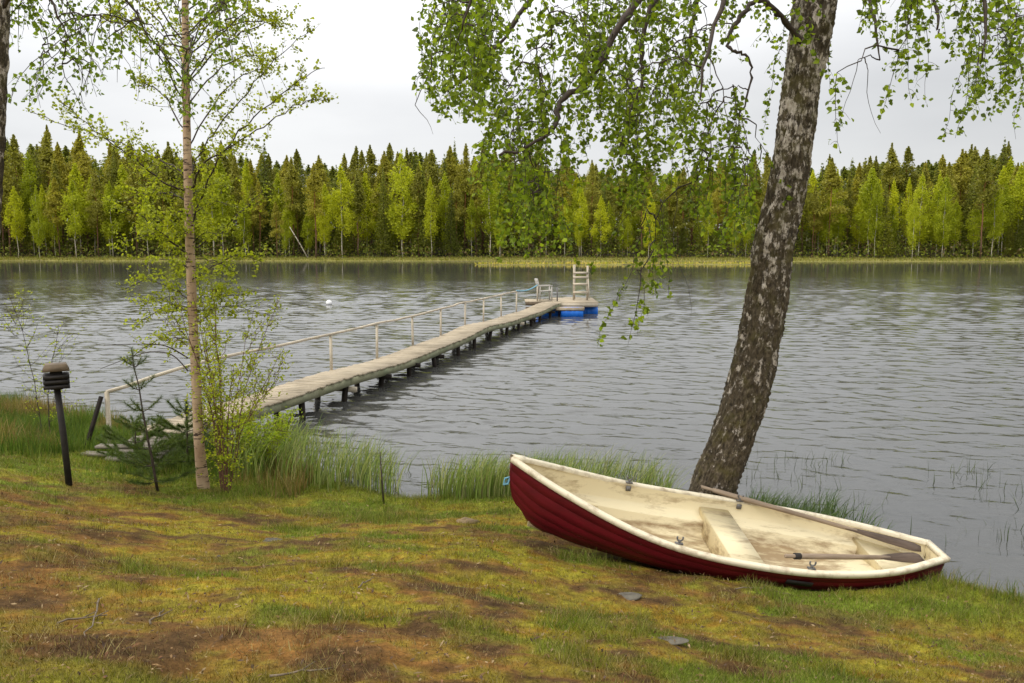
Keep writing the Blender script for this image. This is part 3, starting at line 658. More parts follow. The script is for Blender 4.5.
def pine_sapling(label, px, py, height, radius, dense, lean=(0, 0), topbare=.4):
    b = G(px, py); t = thing('pine_sapling', label, 'sapling', b); w = MB(); V = []; 
    pts = np.array([b+np.array([lean[0]*f, lean[1]*f, height*f-.02]) for f in np.linspace(0, 1, 9)]); pts[1:-1, :2] += R.normal(size=(7, 2))*.006
    w.tube(pts, np.linspace(.018, .004, 9), 7); seg = []
    z = .12
    while z < height-.05:
        f = z/height; c = b+np.array([lean[0]*f, lean[1]*f, z]); k = 5 if f < topbare else 4
        for j in range(k):
            az = 2*PI*j/k+R.random()*1.2; L = radius*(1.05-f)**.8*(.7+.5*R.random())+.06
            e = c+np.array([math.cos(az)*L, math.sin(az)*L, L*(.25+.7*f)]); cc = curve(c, e, -.08, 6, .02); w.tube(cc, np.linspace(.006, .002, 6), 4, False)
            seg.append((cc, L))
            if f < topbare+.1:
                for q in range(3):
                    s0 = cc[R.integers(2, 5)]; a2 = az+R.choice([-1, 1])*(.5+.4*R.random()); l = L*.45; e2 = s0+np.array([math.cos(a2)*l, math.sin(a2)*l, l*.35]); c2 = curve(s0, e2, -.05, 4, .02)
                    w.tube(c2, [.003, .003, .002, .0015], 3, False); seg.append((c2, l))
        z += .17+.14*f
    seg.append((pts[-3:], .3))
    pos = []; dr = []
    for cc, L in seg:
        m = int(L*dense); t_ = (.25+.75*R.random(m))*(len(cc)-1.001); i = t_.astype(int); d = cc[i+1]-cc[i]; d /= np.linalg.norm(d, axis=1)[:, None]
        pos.append(cc[i]+(cc[i+1]-cc[i])*(t_-i)[:, None]); dr.append(d*.8+R.normal(size=(m, 3))*.55)
    pos = np.concatenate(pos); dr = np.concatenate(dr); dr /= np.linalg.norm(dr, axis=1)[:, None]; n = len(pos); l = (.04+.04*R.random(n))[:, None]
    wv = np.cross(dr, R.normal(size=(n, 3))); wv /= np.linalg.norm(wv, axis=1)[:, None]; wv *= .002
    Vn = np.stack([pos-wv, pos+wv, pos+dr*l], 1).reshape(-1, 3); mb = MB(); mb.add(Vn, T=np.arange(3*n).reshape(n, 3), c=np.repeat(mixcol(n, [(.055, .09, .014), (.075, .12, .018), (.11, .14, .02)], .3), 3, 0))
    o = w.build('trunk', M['twig'], t, True, b); o.location = (0, 0, 0); o = mb.build('needles', M['needle'], t, False, b); o.location = (0, 0, 0)
pine_sapling('thin pine sapling with bare lower stem left of the young birch', 158, 491, 1.68, .30, 800, (-.22, 0), .35)
pine_sapling('bushy dark pine sapling directly behind the young birch trunk', 188, 470, .95, .6, 1500, (.02, 0), .7)
pine_sapling('low bushy pine sapling at the foot of the dock steps', 135, 466, .6, .55, 1300, (.05, 0), .7)

# ------------------------------------------------------------------ forest across the lake
def crown_mesh(kind, hgt, seed):
    rr = np.random.default_rng(seed); pos = []; nrm = []
    if kind == 'spruce':
        n = 3600; f = 1-np.sqrt(rr.random(n)); z0 = .07+.03*rr.random()
        lv = np.round(f*26)/26+rr.normal(size=n)*.008; az = rr.integers(0, 11, n)*2*PI/11+lv*37+rr.normal(size=n)*.14
        rmax = hgt*.125*(1-lv)**.85*(.8+.4*vn(az*1.3, lv*9, seed)); t = rr.random(n)**.6; x = np.cos(az)*rmax*t; y = np.sin(az)*rmax*t
        z = hgt*(z0+(1-z0)*lv)-t*rmax*.28
        base = np.array([.11, .125, .018]); tip = np.array([.22, .235, .030])
    elif kind == 'pine':
        n = 4600; z0 = .30+.18*rr.random(); nc = 40; cf = rr.random(nc)**.8; ca = rr.random(nc)*2*PI
        prof = lambda q: np.interp(q, [0, .15, .45, .8, 1], [.5, .9, .85, .42, .06])
        cr = hgt*.118*prof(cf)*(.45+.6*rr.random(nc)); i = rr.integers(0, nc, n)
        g3 = rr.normal(size=(n, 3))*np.array([.045, .045, .035])*hgt*.55
        x = np.cos(ca[i])*cr[i]+g3[:, 0]; y = np.sin(ca[i])*cr[i]+g3[:, 1]; z = hgt*(z0+(.97-z0)*cf[i])+g3[:, 2]; z = np.minimum(z, hgt)
        z = np.where(z > hgt, 2*hgt-z, z); sc = np.interp(z/hgt, [.5, .8, 1.0], [1, .85, .20]); x *= sc; y *= sc; top = rr.random(n) < .06; tz_ = rr.random(top.sum())*.14; x[top] = rr.normal(size=top.sum())*.13*hgt*tz_*.8; y[top] = rr.normal(size=top.sum())*.13*hgt*tz_*.8; z[top] = hgt*(1.02-tz_)
        t = np.clip(np.hypot(x, y)/(hgt*.13), 0, 1); base = np.array([.19, .185, .026]); tip = np.array([.36, .335, .05])
    else:
        n = 4200; z0 = .14+.2*rr.random(); nc = 44; cf = rr.random(nc)**.9; ca = rr.random(nc)*2*PI
        prof = lambda q: np.interp(q, [0, .2, .45, .75, 1], [.45, .95, 1, .6, .08])
        cr = hgt*.115*prof(cf)*np.sqrt(rr.random(nc)); i = rr.integers(0, nc, n)
        g3 = rr.normal(size=(n, 3))*np.array([.03, .03, .05])*hgt*.7
        x = np.cos(ca[i])*cr[i]+g3[:, 0]; y = np.sin(ca[i])*cr[i]+g3[:, 1]; z = hgt*(z0+(.93-z0)*cf[i])+g3[:, 2]
        sc = np.interp(z/hgt, [.8, 1.02], [1, .12]); x *= sc; y *= sc; z = np.minimum(z, hgt)
        base = np.array([.29, .33, .02]); tip = np.array([.50, .52, .03]); t = rr.random(n)
    c = base+(tip-base)*rr.random((n, 1)); pos = np.stack([x, y, z], 1)
    s = (.23 if kind != 'birch' else .20)*(.6+.8*rr.random(n))[:, None]
    a = rr.normal(size=(n, 3)); a /= np.linalg.norm(a, axis=1)[:, None]; b = np.cross(a, rr.normal(size=(n, 3))); b /= np.linalg.norm(b, axis=1)[:, None]
    V = np.stack([pos-a*s*.6-b*s*.4, pos+a*s*.6-b*s*.4, pos+b*s*.75], 1).reshape(-1, 3)
    mb = MB(); mb.add(V, T=np.arange(3*n).reshape(n, 3), c=np.repeat(c, 3, 0)); return mb
def trunk_far(kind, hgt, seed):
    rr = np.random.default_rng(seed+50); w = MB(); r0 = {'spruce': .13, 'pine': .15, 'birch': .08}[kind]
    z = np.linspace(-.5, hgt*.93, 8); p = np.stack([rr.normal(size=8)*.10, rr.normal(size=8)*.10, z], 1); p[0, :2] = 0
    w.tube(p, np.linspace(r0, .03, 8), 6)
    for i in range(14 if kind != 'birch' else 8):
        zz = hgt*(.2+.6*rr.random()); az = rr.random()*2*PI; l = hgt*.07*rr.random()+.4
        w.tube([(0, 0, zz), (math.cos(az)*l, math.sin(az)*l, zz+l*(.1 if kind != 'birch' else .8))], [.04, .015], 3, False)
    return w
mpb, nt, b = mat('pine_bark', rough=.9, spec=.1); sp = N(nt, 'ShaderNodeSeparateXYZ'); nt.links.new(objc(nt), sp.inputs[0]); mr = N(nt, 'ShaderNodeMapRange'); nt.links.new(sp.outputs[2], mr.inputs[0]); mr.inputs[1].default_value = 2; mr.inputs[2].default_value = 11
nt.links.new(ramp(nt, mr.outputs[0], [(0, (.12, .075, .05)), (1, (.30, .13, .055))]), b.inputs['Base Color'])
M['spruce_bark'] = noisy('spruce_bark', (.07, .05, .035), (.12, .09, .065), 4)
mbb, nt, b = mat('far_birch_bark', rough=.8); f = noise(nt, objc(nt), 2, 4, .6, ((1, 1, 2),)); nt.links.new(ramp(nt, f, [(.36, (.10, .08, .06)), (.44, (.48, .43, .34))]), b.inputs['Base Color'])
FM = {'pine': (mpb, M['far_conifer']), 'spruce': (M['spruce_bark'], M['far_conifer']), 'birch': (mbb, M['far_birch'])}
HG = {'pine': 18, 'spruce': 18, 'birch': 16}
FLAB = {'pine': 'tall olive pine with bare lower trunk in the far forest', 'spruce': 'dark narrow spruce in the far forest', 'birch': 'light green birch with pale trunk in the far forest'}
protos = {}
def far_tree(kind, x, y, height, label=None, var=None, wide=1.0):
    var = R.integers(0, 12) if var is None else var; key = (kind, var); s = height/HG[kind]
    t = thing(kind+'_tree', label or FLAB[kind], 'tree', (x, y, h(x, y)), None if label else {'pine': 'pines', 'spruce': 'spruces', 'birch': 'birches'}[kind]+' in the forest across the lake', R.random()*6.28)
    w2 = R.random()*.3-.15; t.scale = (s*wide*(1+w2), s*wide*(1-w2), s)
    if key not in protos:
        a = trunk_far(kind, HG[kind], 7*var+1).build('trunk', FM[kind][0], t); b_ = crown_mesh(kind, HG[kind], 13*var+5).build('crown', FM[kind][1], t); protos[key] = (a, b_)
    else:
        for q in protos[key]:
            c = q.copy(); COL.objects.link(c); c.parent = t
    return t
SKX = [-100, 0, 60, 130, 200, 260, 316, 340, 400, 434, 480, 560, 600, 700, 760, 800, 850, 890, 930, 995, 1024, 1150]
SKY = [138, 133, 134, 142, 145, 147, 156, 150, 146, 141, 146, 155, 161, 162, 158, 157, 155, 150, 152, 142, 143, 143]
def top_h(x, y, dy=0):
    px = 512+FPX*x/(y*math.cos(PITCH)+.3); py = np.interp(px, SKX, SKY)+dy
    return P(px, py, y)[2]-h(x, y)
rows = [(0, 2.7, 36), (3.5, 2.7, 22), (7.5, 2.9, 12), (12, 3.0, 5), (17, 3.3, 1)]
for off, step, dy in rows:
    xx = -112-R.random()*step
    while xx < 112:
        x_ = xx+R.normal()*.6; y_ = float(yfar(np.array([x_]))[0])+8+off+R.normal()*1.6
        band = fbm(np.array([x_*.09]), np.array([off*.1]), 2, 33)[0]; u = R.random()
        if off < 6: kind = 'birch' if u < .50+(.3 if band > .55 else 0) else ('pine' if u < .92 else 'spruce')
        else: kind = 'birch' if u < .22 else ('pine' if u < .80 else 'spruce')
        dd = dy+(1+R.normal()*4.5 if off > 7 else R.normal()*14)
        if kind == 'birch': dd += 10
        far_tree(kind, x_, y_, max(6.5, top_h(x_, y_, dd)), wide=.80+.45*R.random())
        xx += step*(.75+.5*R.random())
def special(kind, px, topy, off, label, var=2, wide=1.0):
    y_ = 138.; x_ = (px-512)/FPX*(y_*math.cos(PITCH)); y_ = float(yfar(np.array([x_]))[0])+off
    x_ = (px-512)/FPX*(y_*math.cos(PITCH)+.3); return far_tree(kind, x_, y_, P(px, topy, y_)[2]-h(x_, y_), label, var, wide)
special('birch', 912, 196, 4, 'slim birch with bright white trunk standing forward at the right far shore', 1, .75)
special('birch', 942, 175, 8, 'broad pale green birch right of the slim white-trunked birch', 3, 1.2)
special('pine', 980, 150, 6, 'tall pine with thick reddish trunk near the right edge of the far shore', 4, 1.2)
special('spruce', 997, 137, 21, 'pointed dark spruce rising above the skyline at far right', 2, 1.0)
special('pine', 316, 165, 5, 'pine with straight thick reddish trunk on the far shore left of the dock', 2, 1.0)
special('birch', 403, 150, 9, 'tallest bright yellow-green birch in the middle of the far shore', 5, 1.1)
special('birch', 788, 158, 8, 'bright yellow-green birch just right of the big leaning trunk', 0, 1.2)
special('birch', 868, 165, 9, 'wide yellow-green birch between dark pines on the far shore', 6, 1.2)
special('pine', 828, 160, 10, 'dark grey-green pine between the two bright birches on the far shore', 1, 1.3)
special('birch', 40, 185, 5, 'small bright green birch in front of the pines at far left shore', 5, .8)
special('spruce', 268, 140, 13, 'dark tall spruce behind the fine branches of the young birch', 3, 1.0)
# the wood behind, and its undergrowth
rr = np.random.default_rng(5); mb = MB()
for i in range(300):
    x_ = -130+260*rr.random(); y_ = float(yfar(np.array([x_]))[0])+34+24*rr.random(); kd = rr.choice(['pine', 'pine', 'spruce', 'birch'])
    src = protos.get((kd, int(rr.integers(0, 7)))) or protos[(kd, 2)] if (kd, 2) in protos else list(protos.values())[0]
    me = src[1].data; co = np.empty(len(me.vertices)*3, np.float32); me.vertices.foreach_get('co', co); co = co.reshape(-1, 3)
    k = rr.random(len(co)//3) < .45; co = co.reshape(-1, 3, 3)[k].reshape(-1, 3)
    s = (top_h(x_, y_, 10+abs(rr.normal())*6))/HG[kd]; co = co*np.array([s*1.9, s*1.9, s])+np.array([x_, y_, h(x_, y_)])
    n = len(co)//3; c = np.repeat(np.array([[.16, .18, .025]])*(.6+.8*rr.random((n, 1))), 3, 0); mb.add(co, T=np.arange(3*n).reshape(n, 3), c=c)
n = 42000; x = (rr.random(n)*2-1)*130; y = yfar(x)+24+rr.random(n)*34; z = H(x, y)+rr.random(n)*9.5
a = rr.normal(size=(n, 3)); a /= np.linalg.norm(a, axis=1)[:, None]; b_ = np.cross(a, rr.normal(size=(n, 3))); b_ /= np.linalg.norm(b_, axis=1)[:, None]; q_ = .42*(.6+.8*rr.random((n, 1))); pos = np.stack([x, y, z], 1)
mb.add(np.stack([pos-a*q_, pos+a*q_, pos+b_*q_*1.4], 1).reshape(-1, 3), T=np.arange(3*n).reshape(n, 3), c=np.repeat(np.array([[.14, .155, .025]])*(.5+.8*rr.random((n, 1))), 3, 0))
tag(mb.build('distant_wood', M['far_conifer']), 'dense dark wood behind the rows of trees across the lake', 'forest', kind='stuff')
n = 90000; x = (rr.random(n)*2-1)*120; e = 5+rr.random(n)*34; y = yfar(x)+e
cl_ = fbm(x*.35, y*.35, 3, 77); k = rr.random(n) < np.clip((cl_-.42)*6, .08, 1); x, y, cl_, e = x[k], y[k], cl_[k], e[k]; n = len(x)
z = H(x, y)+rr.random(n)**1.2*(1.2+9.0*np.clip(cl_-.4, 0, 1)*np.clip((e-3)/8, .25, 1.5))
a = rr.normal(size=(n, 3)); a /= np.linalg.norm(a, axis=1)[:, None]; b_ = np.cross(a, rr.normal(size=(n, 3))); b_ /= np.linalg.norm(b_, axis=1)[:, None]; s = .17*(.6+.8*rr.random((n, 1)))
pos = np.stack([x, y, z], 1); V = np.stack([pos-a*s, pos+a*s, pos+b_*s*1.5], 1).reshape(-1, 3)
cc = np.array([[.18, .22, .03], [.10, .12, .025], [.18, .13, .06], [.24, .27, .035]])[rr.integers(0, 4, n)]*(.7+.6*rr.random((n, 1)))
mb = MB(); mb.add(V, T=np.arange(3*n).reshape(n, 3), c=np.repeat(cc, 3, 0))
tag(mb.build('undergrowth', M['far_conifer']), 'low brushy undergrowth at the foot of the far forest', 'undergrowth', kind='stuff')
# a leaning bare trunk on the far shore
b0 = P(308, 258, 138.); w = MB(); w.tube([b0+(0, 0, -.1), b0+(-1.2, 0, 2.2), b0+(-2.9, .3, 5.0)], [.12, .09, .05], 6)
tag(w.build('dead_trunk', mbb), 'bare pale trunk leaning left on the far shore', 'dead tree')

# ------------------------------------------------------------------ dock
zd = .46
far_px = [(286, 385.5), (335, 371), (378, 357), (414, 346), (443, 335.5), (467, 326.5), (503, 316), (517, 311.5), (540, 304.5), (566, 297.5)]
fe = [PZ(a, b, zd) for a, b in far_px]
fe = [np.array([-5.45, 12.2, .42])]+fe
fe = np.array(fe)
dk = thing('dock', 'long narrow wooden dock with a handrail reaching from the left bank into the lake', 'dock', (fe[0][0], fe[0][1], 0))
dbase = np.array([fe[0][0], fe[0][1], 0])
def dob(mb, name, mt):
    o = mb.build(name, mt, dk, False, dbase); o.location = (0, 0, 0); return o
arc = np.concatenate([[0], np.cumsum(np.linalg.norm(np.diff(fe[:, :2], axis=0), axis=1))])
def along(s, off=0.0, dz=0.0):
    p = np.array([np.interp(s, arc, fe[:, i]) for i in range(3)]); q = np.array([np.interp(min(s+.6, arc[-1]), arc, fe[:, i]) for i in range(3)]); r = np.array([np.interp(max(s-.6, 0), arc, fe[:, i]) for i in range(3)])
    d = q-r; d[2] = 0; d /= np.linalg.norm(d); nrm = np.array([d[1], -d[0], 0]); return p+nrm*off+np.array([0, 0, dz]), d, nrm
W = .80
wave = lambda s: .035*math.sin(s*.55)+.02*math.sin(s*1.3+1)
mb = MB(); s = .05
while s < arc[-1]-.05:
    p, d, nrm = along(s, W/2, wave(s)); wl = W+.07*R.random()
    mb.box(p+nrm*R.normal()*.012+np.array([0, 0, R.normal()*.003]), (.125, wl, .032), M=np.stack([d, nrm, (0, 0, 1)], 1)@np.array([[1, R.normal()*.012, 0], [0, 1, 0], [0, 0, 1]])); s += .140
dob(mb, 'deck', M['deck'])
for off in (.05, W-.03):
    mb = MB(); k = int(arc[-1]/1.2)
    for i in range(k):
        a, _, _ = along(arc[-1]*i/k, off, wave(arc[-1]*i/k)-.095); b_, _, _ = along(arc[-1]*(i+1)/k, off, wave(arc[-1]*(i+1)/k)-.095); mb.bar(a, b_, .05, .15)
    dob(mb, 'side_beam', M['fascia'])
s = 1.5
while s < arc[-1]-1.0:
    for off in (.06, W-.10):
        p, d, nrm = along(s+R.normal()*.15, off+R.normal()*.02, 0); mb = MB(); lean = R.normal(size=2)*.03
        mb.tube([(p[0]+lean[0]*2, p[1]+lean[1]*2, -1.3), (p[0]+lean[0], p[1]+lean[1], 0), (p[0], p[1], zd-.06)], [.062, .060, .058], 9); dob(mb, 'piling', M['pile'])
    if R.random() < .6:
        p, d, nrm = along(s, W/2, -.22); mb = MB(); mb.bar(p-nrm*(W/2+.05), p+nrm*(W/2+.10), .07, .10); dob(mb, 'cross_beam', M['rail'] if R.random() < .5 else M['pile'])
    s += 1.55+.3*R.random()
# railing on the far (left) side
pb = [(333, 371.7, 333.5), (377, 357, 321), (413.5, 346, 313), (443, 336, 307), (466, 327, 302), (485, 321.5, 298), (503, 316.3, 294.5), (517, 311.5, 290.5)]
railp = [np.array([-5.85, 12.1, h(-5.85, 12.1)+.9]), PZ(141, 378.5, 1.18)]
pm = [G(97, 450)]
mb = MB(); q = np.array([-5.85, 12.1, h(-5.85, 12.1)-.2]); mb.bar(q, railp[0], .05, .05); dob(mb, 'rail_post', M['rail'])
mb = MB(); mb.bar(q+(-.36, -.2, 0), railp[0]+(-.06, -.05, -.06), .05, .045); dob(mb, 'rail_brace', M['pile'])
for a, b0_, t_ in pb:
    pt = PZ(a, b0_, zd); s_ = np.interp(pt[1], fe[:, 1], arc); p, d, nrm = along(s_, -.03, 0); mb = MB()
    top = zd+.76; mb.bar((p[0], p[1], .22), (p[0]+R.normal()*.012, p[1], top), .055, .05); dob(mb, 'rail_post', M['rail']); railp.append(np.array([p[0], p[1], top+.02]))
mid = railp[1]; railp[1] = along(arc[1]*.45, -.03, .80)[0]
mb = MB(); rp = smooth_poly(railp, 4); rp[1:-1] += R.normal(size=rp[1:-1].shape)*.006
for a, b_ in zip(rp[:-1], rp[1:]): mb.bar(a, b_+(b_-a)*.02, .05, .042)
dob(mb, 'handrail', M['rail'])
# steps at the bank end
q = G(102, 459); st = thing('wooden_steps', 'two weathered boards forming low steps in the grass at the dock start', 'steps', q)
M['grey_board'] = wood('grey_step_boards', (.13, .11, .085), (.24, .21, .165))
for k in range(2):
    mb = MB(); c = np.array([.10*k-.02, .22*k, .07+.05*k]); mb.box(c, (.50, .15, .035), rz=-.14+.05*k); mb.build('step_board', M['grey_board'], st)
gp = thing('gangway', 'short sloping plank ramp joining the grassy bank to the dock', 'ramp', (fe[0][0], fe[0][1], 0))
a = np.array([-5.45+.4, 11.0, h(-5.1, 11.0)+.06]); b_ = along(0, W/2, -.01)[0]; dirr = (b_-a); L = np.linalg.norm(dirr); dirr /= L; nr = np.cross(dirr, (0, 0, 1)); nr /= np.linalg.norm(nr)
mb = MB(); k = int(L/.14)
for i in range(k): mb.box(a+dirr*(i*.14+.05)-dbase, (.12, .72, .03), M=np.stack([dirr, nr, np.cross(nr, dirr)], 1))
mb.build('planks', M['grey_board'], gp)
mb = MB()
for o_ in (-.3, .3): mb.bar(a+nr*o_-(0, 0, .07)-dbase, b_+nr*o_-(0, 0, .07)-dbase, .05, .10)
mb.build('side_beam', M['fascia'], gp)

# floating platform at the end
pc = np.array([2.85, 38.0, 0]); fp = thing('floating_platform', 'square wooden swimming platform floating on blue barrels at the dock end', 'platform', pc)
mb = MB()
for i in range(20): mb.box((-.1, -1.45+i*.152, .52), (1.95, .14, .03))
mb.build('deck', M['deck'], fp)
mb = MB()
for yy in (-1.5, 1.5): mb.box((-.1, yy, .42), (1.9, .05, .16))
for xx in (-1.02, .82): mb.box((xx, 0, .42), (.05, 2.94, .16))
mb.build('frame', M['rail'], fp)
mb = MB()
for i in range(4): mb.box((-.42, -2.32+i*.17, .36), (1.25, .155, .03))
mb.box((-.42, -2.39, .30), (1.2, .05, .09)); mb.build('lower_step', M['deck'], fp)
def barrel(loc, parent, L=.95, r=.285):
    w = MB(); xs = [0, .01, .03, .20, .22, .25, .27, .48, .50, .53, .55, .70, .73, .75, .95, .97, .98]; xs = np.array(xs)/.98
    rs = np.array([.0, .90, .98, .99, 1.03, 1.03, .99, .99, 1.03, 1.03, .99, .99, 1.03, .99, .98, .90, .0])
    w.tube(np.stack([(xs-.5)*L, xs*0, xs*0], 1), rs*r+.001, 24, False); o = w.build('barrel', M['bluebarrel'], parent, False); o.location = loc; return o
for lx, ly in ((-.32, -2.15), (.42, -.9), (-.55, -.9), (.42, .9)): barrel((lx, ly, .10), fp)
# side landing under the chair
sl = thing('side_landing', 'small wooden landing on barrels left of the dock end carrying the white chair', 'platform', (1.15, 38.3, 0))
mb = MB()
for i in range(10): mb.box((0, -.72+i*.155, .49), (1.15, .145, .03))
mb.build('deck', M['deck'], sl)
mb = MB(); mb.box((0, -.80, .40), (1.1, .05, .15)); mb.box((0, -.80, .22), (1.1, .05, .10)); mb.box((-.52, 0, .40), (.05, 1.5, .15)); mb.build('frame', M['tan'], sl)
for yy in (-.75, .55): barrel((.35, yy-1.3 if yy < 0 else yy, .08), sl)
# chair
cr = thing('armchair', 'pale weathered garden armchair facing right on the landing at the dock end', 'chair', (1.45, 38.1, .505)); cr.rotation_euler = (0, 0, .15); M['white'] = noisy('weathered_white_slats', (.36, .33, .28), (.52, .49, .43), 9, .6, None, .1)
mb = MB(); [mb.box((-.2+.1*i, 0, .42+.008*i), (.09, .5, .03)) for i in range(6)]; mb.build('seat', M['white'], cr)
mb = MB()
for j in range(5): mb.bar((-.24, -.2+.1*j, .44), (-.38, -.2+.1*j, .98), .085, .022)
mb.bar((-.37, -.24, .90), (-.37, .24, .90), .03, .05); mb.build('backrest', M['white'], cr)
for sy in (-.27, .27):
    mb = MB(); mb.bar((-.33, sy, .66), (.32, sy, .68), .07, .03); mb.build('armrest', M['white'], cr)
    for sx in (-.24, .28):
        mb = MB(); mb.bar((sx*1.05, sy, 0), (sx, sy, .66), .045, .045); mb.build('leg', M['white'], cr)
# ladder frame
lf = thing('ladder_frame', 'upright wooden ladder frame with rungs standing on the swimming platform', 'ladder', (3.05, 38.2, .535))
for sx in (-.30, .30):
    for sy in (-.35, .35):
        mb = MB(); mb.bar((sx+(.0 if sy < 0 else .08), sy, 0), (sx+(.0 if sy < 0 else .08), sy, 1.56), .075, .065); mb.build('post', M['rail'], lf)
for z_ in (.35, .72, 1.02, 1.22):
    mb = MB(); mb.bar((-.34, -.39, z_), (.34, -.39, z_), .03, .09); mb.build('rung', M['rail'], lf)
for sx in (-.30, .34):
    mb = MB(); mb.bar((sx+.06, -.33, .1), (sx+.06, .33, .95), .03, .07); mb.build('side_brace', M['rail'], lf)
for xx in (2.0, 1.55):
    pass
w = MB(); w.tube([(1.98, 37.2, .5), (1.98, 37.2, 1.15)], [.03, .025], 8); tag(w.build('bollard_post', M['metal'], None), 'thin dark post on the dock between the chair and the ladder frame', 'post')
# blue rope from rail end to landing
w = MB(); a = railp[-1]; b_ = np.array([1.12, 37.6, 1.2]); t = np.linspace(0, 1, 14); pts = a+(b_-a)*t[:, None]; pts[:, 2] += .02-.10*np.sin(PI*t)
w.tube(pts, .028, 7); tag(w.build('blue_rope', M['rope'], None, True), 'light blue rope strung from the handrail end towards the white chair', 'rope')
w = MB(); w.tube([(1.12, 37.6, .5), (1.12, 37.6, 1.22)], .03, 8); tag(w.build('rope_post', M['rail']), 'short wooden post holding the end of the blue rope', 'post')
# buoy
c = PZ(329, 303, .08); mb = MB(); th = np.linspace(-PI/2, PI/2, 13); mb.tube(np.stack([th*0, th*0, np.sin(th)*.15], 1), np.cos(th)*.15+.001, 16, False)
o = mb.build('buoy', noisy('white_float', (.7, .69, .66), (.8, .79, .77), 5, .5, None, .1), None, True); o.location = tuple(c); tag(o, 'small round white buoy floating left of the dock', 'buoy')

# louvred post
q = G(69.5, 485); t = thing('louvred_post', 'black post topped by a stacked dark louvred box on the left bank', 'post', q)
top = P(57, 388, q[1])-q; ra = .49; t.rotation_euler = (0, 0, ra); top = np.array([top[0]*math.cos(ra)+top[1]*math.sin(ra), -top[0]*math.sin(ra)+top[1]*math.cos(ra), top[2]])
mb = MB(); mb.tube([(0, 0, -.1), top*.5+(.004, 0, 0), top], [.036, .034, .034], 10); mb.build('pole', M['black'], t)
for i in range(3):
    mb = MB(); zc = top[2]+.03+.055*i; x0, y0 = top[0], top[1]
    v = []
    for (s_, dz) in ((.128, -.024), (.128, .010), (.108, .021)):
        v += [(x0+sx*s_, y0+sy*s_, zc+dz) for sx, sy in ((-1, -1), (1, -1), (1, 1), (-1, 1))]
    mb.add(v, [(0, 1, 5, 4), (1, 2, 6, 5), (2, 3, 7, 6), (3, 0, 4, 7), (4, 5, 9, 8), (5, 6, 10, 9), (6, 7, 11, 10), (7, 4, 8, 11), (3, 2, 1, 0), (8, 9, 10, 11)]); mb.build('louvre', M['black'], t)
mb = MB(); mb.box((top[0], top[1], top[2]+.10), (.12, .12, .22)); mb.build('core', M['black'], t)
mb = MB(); zc = top[2]+.20; v = [(x0+sx*.132, y0+sy*.132, zc) for sx, sy in ((-1, -1), (1, -1), (1, 1), (-1, 1))]+[(x0+sx*.102, y0+sy*.102, zc+.07) for sx, sy in ((-1, -1), (1, -1), (1, 1), (-1, 1))]
mb.add(v, [(0, 1, 5, 4), (1, 2, 6, 5), (2, 3, 7, 6), (3, 0, 4, 7), (4, 5, 6, 7), (3, 2, 1, 0)]); mb.build('roof', M['tan'], t)
# dead reed-side stem standing by the reeds
a = G(384, 504); w = MB(); w.tube([a+(0, 0, -.05), P(382, 482, a[1]), P(380, 452, a[1])], [.012, .010, .006], 6); tag(w.build('bare_stem', M['twig'], None), 'thin bare dark stem upright at the right end of the dense reeds', 'stem')

# ------------------------------------------------------------------ boat
def rake(u, t): return u*BL-.16*(1-t)**1.5*np.clip((u-.8)/.2, 0, 1)**2
bt = thing('rowing_boat', 'dark red rowing boat with cream interior pulled up on the grassy bank', 'boat', BQ[9:12])
from mathutils import Euler, Matrix
ex, ey, ez = BQ[8], BQ[7], BQ[6]
RM = Matrix.Rotation(ez, 3, 'Z')@Matrix.Rotation(ey, 3, 'Y')@Matrix.Rotation(ex, 3, 'X'); bt.rotation_euler = RM.to_euler()
U = np.concatenate([np.linspace(0, .85, 52), np.linspace(.86, 1, 22)])
hb, hsr, hk = shape(U)
def hullpt(side, t, off=0, dz=0):
    a = t*PI/2; bb = np.maximum(hb+off, .004); y = bb*math.sin(a)**.8; z = hk+(hsr-hk)*(1-math.cos(a))**1.05+dz; return np.stack([rake(U, t), side*y, z], 1)
def loft(rows):
    V = np.concatenate(rows); m = len(rows[0]); Q = []
    j = np.arange(m-1)
    for i in range(len(rows)-1): Q.append(np.stack([i*m+j, i*m+j+1, (i+1)*m+j+1, (i+1)*m+j], 1))
    return V, np.concatenate(Q)
red, nt, b = mat('red_hull_paint', (.16, .006, .010), .5, .3); g_ = objc(nt); f = noise(nt, g_, 5, 7, .65, ((.6, 1, 2),)); f2 = noise(nt, g_, 40, 3, .6)
c = ramp(nt, f, [(.3, (.075, .002, .006)), (.65, (.125, .003, .009))]); c = mix(nt, ramp(nt, f2, [(.68, 0), (.75, .5)]), c, (.22, .12, .10)); nt.links.new(c, b.inputs['Base Color']); bump(nt, b, f, .15, .01)
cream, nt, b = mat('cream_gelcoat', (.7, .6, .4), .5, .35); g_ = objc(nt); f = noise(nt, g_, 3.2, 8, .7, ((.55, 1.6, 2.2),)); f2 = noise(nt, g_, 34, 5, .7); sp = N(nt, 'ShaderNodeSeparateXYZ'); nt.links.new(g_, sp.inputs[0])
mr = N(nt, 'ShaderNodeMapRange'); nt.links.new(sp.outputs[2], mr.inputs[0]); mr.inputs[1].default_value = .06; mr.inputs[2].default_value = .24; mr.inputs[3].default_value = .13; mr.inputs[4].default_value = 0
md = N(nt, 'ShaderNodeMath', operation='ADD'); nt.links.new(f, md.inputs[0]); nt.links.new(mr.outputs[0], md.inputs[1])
c = mix(nt, ramp(nt, md.outputs[0], [(.51, 0.0), (.69, .92)]), (.70, .60, .38), (.26, .17, .08)); c = mix(nt, ramp(nt, f2, [(.66, 0.0), (.74, .7)]), c, (.16, .11, .06)); nt.links.new(c, b.inputs['Base Color'])
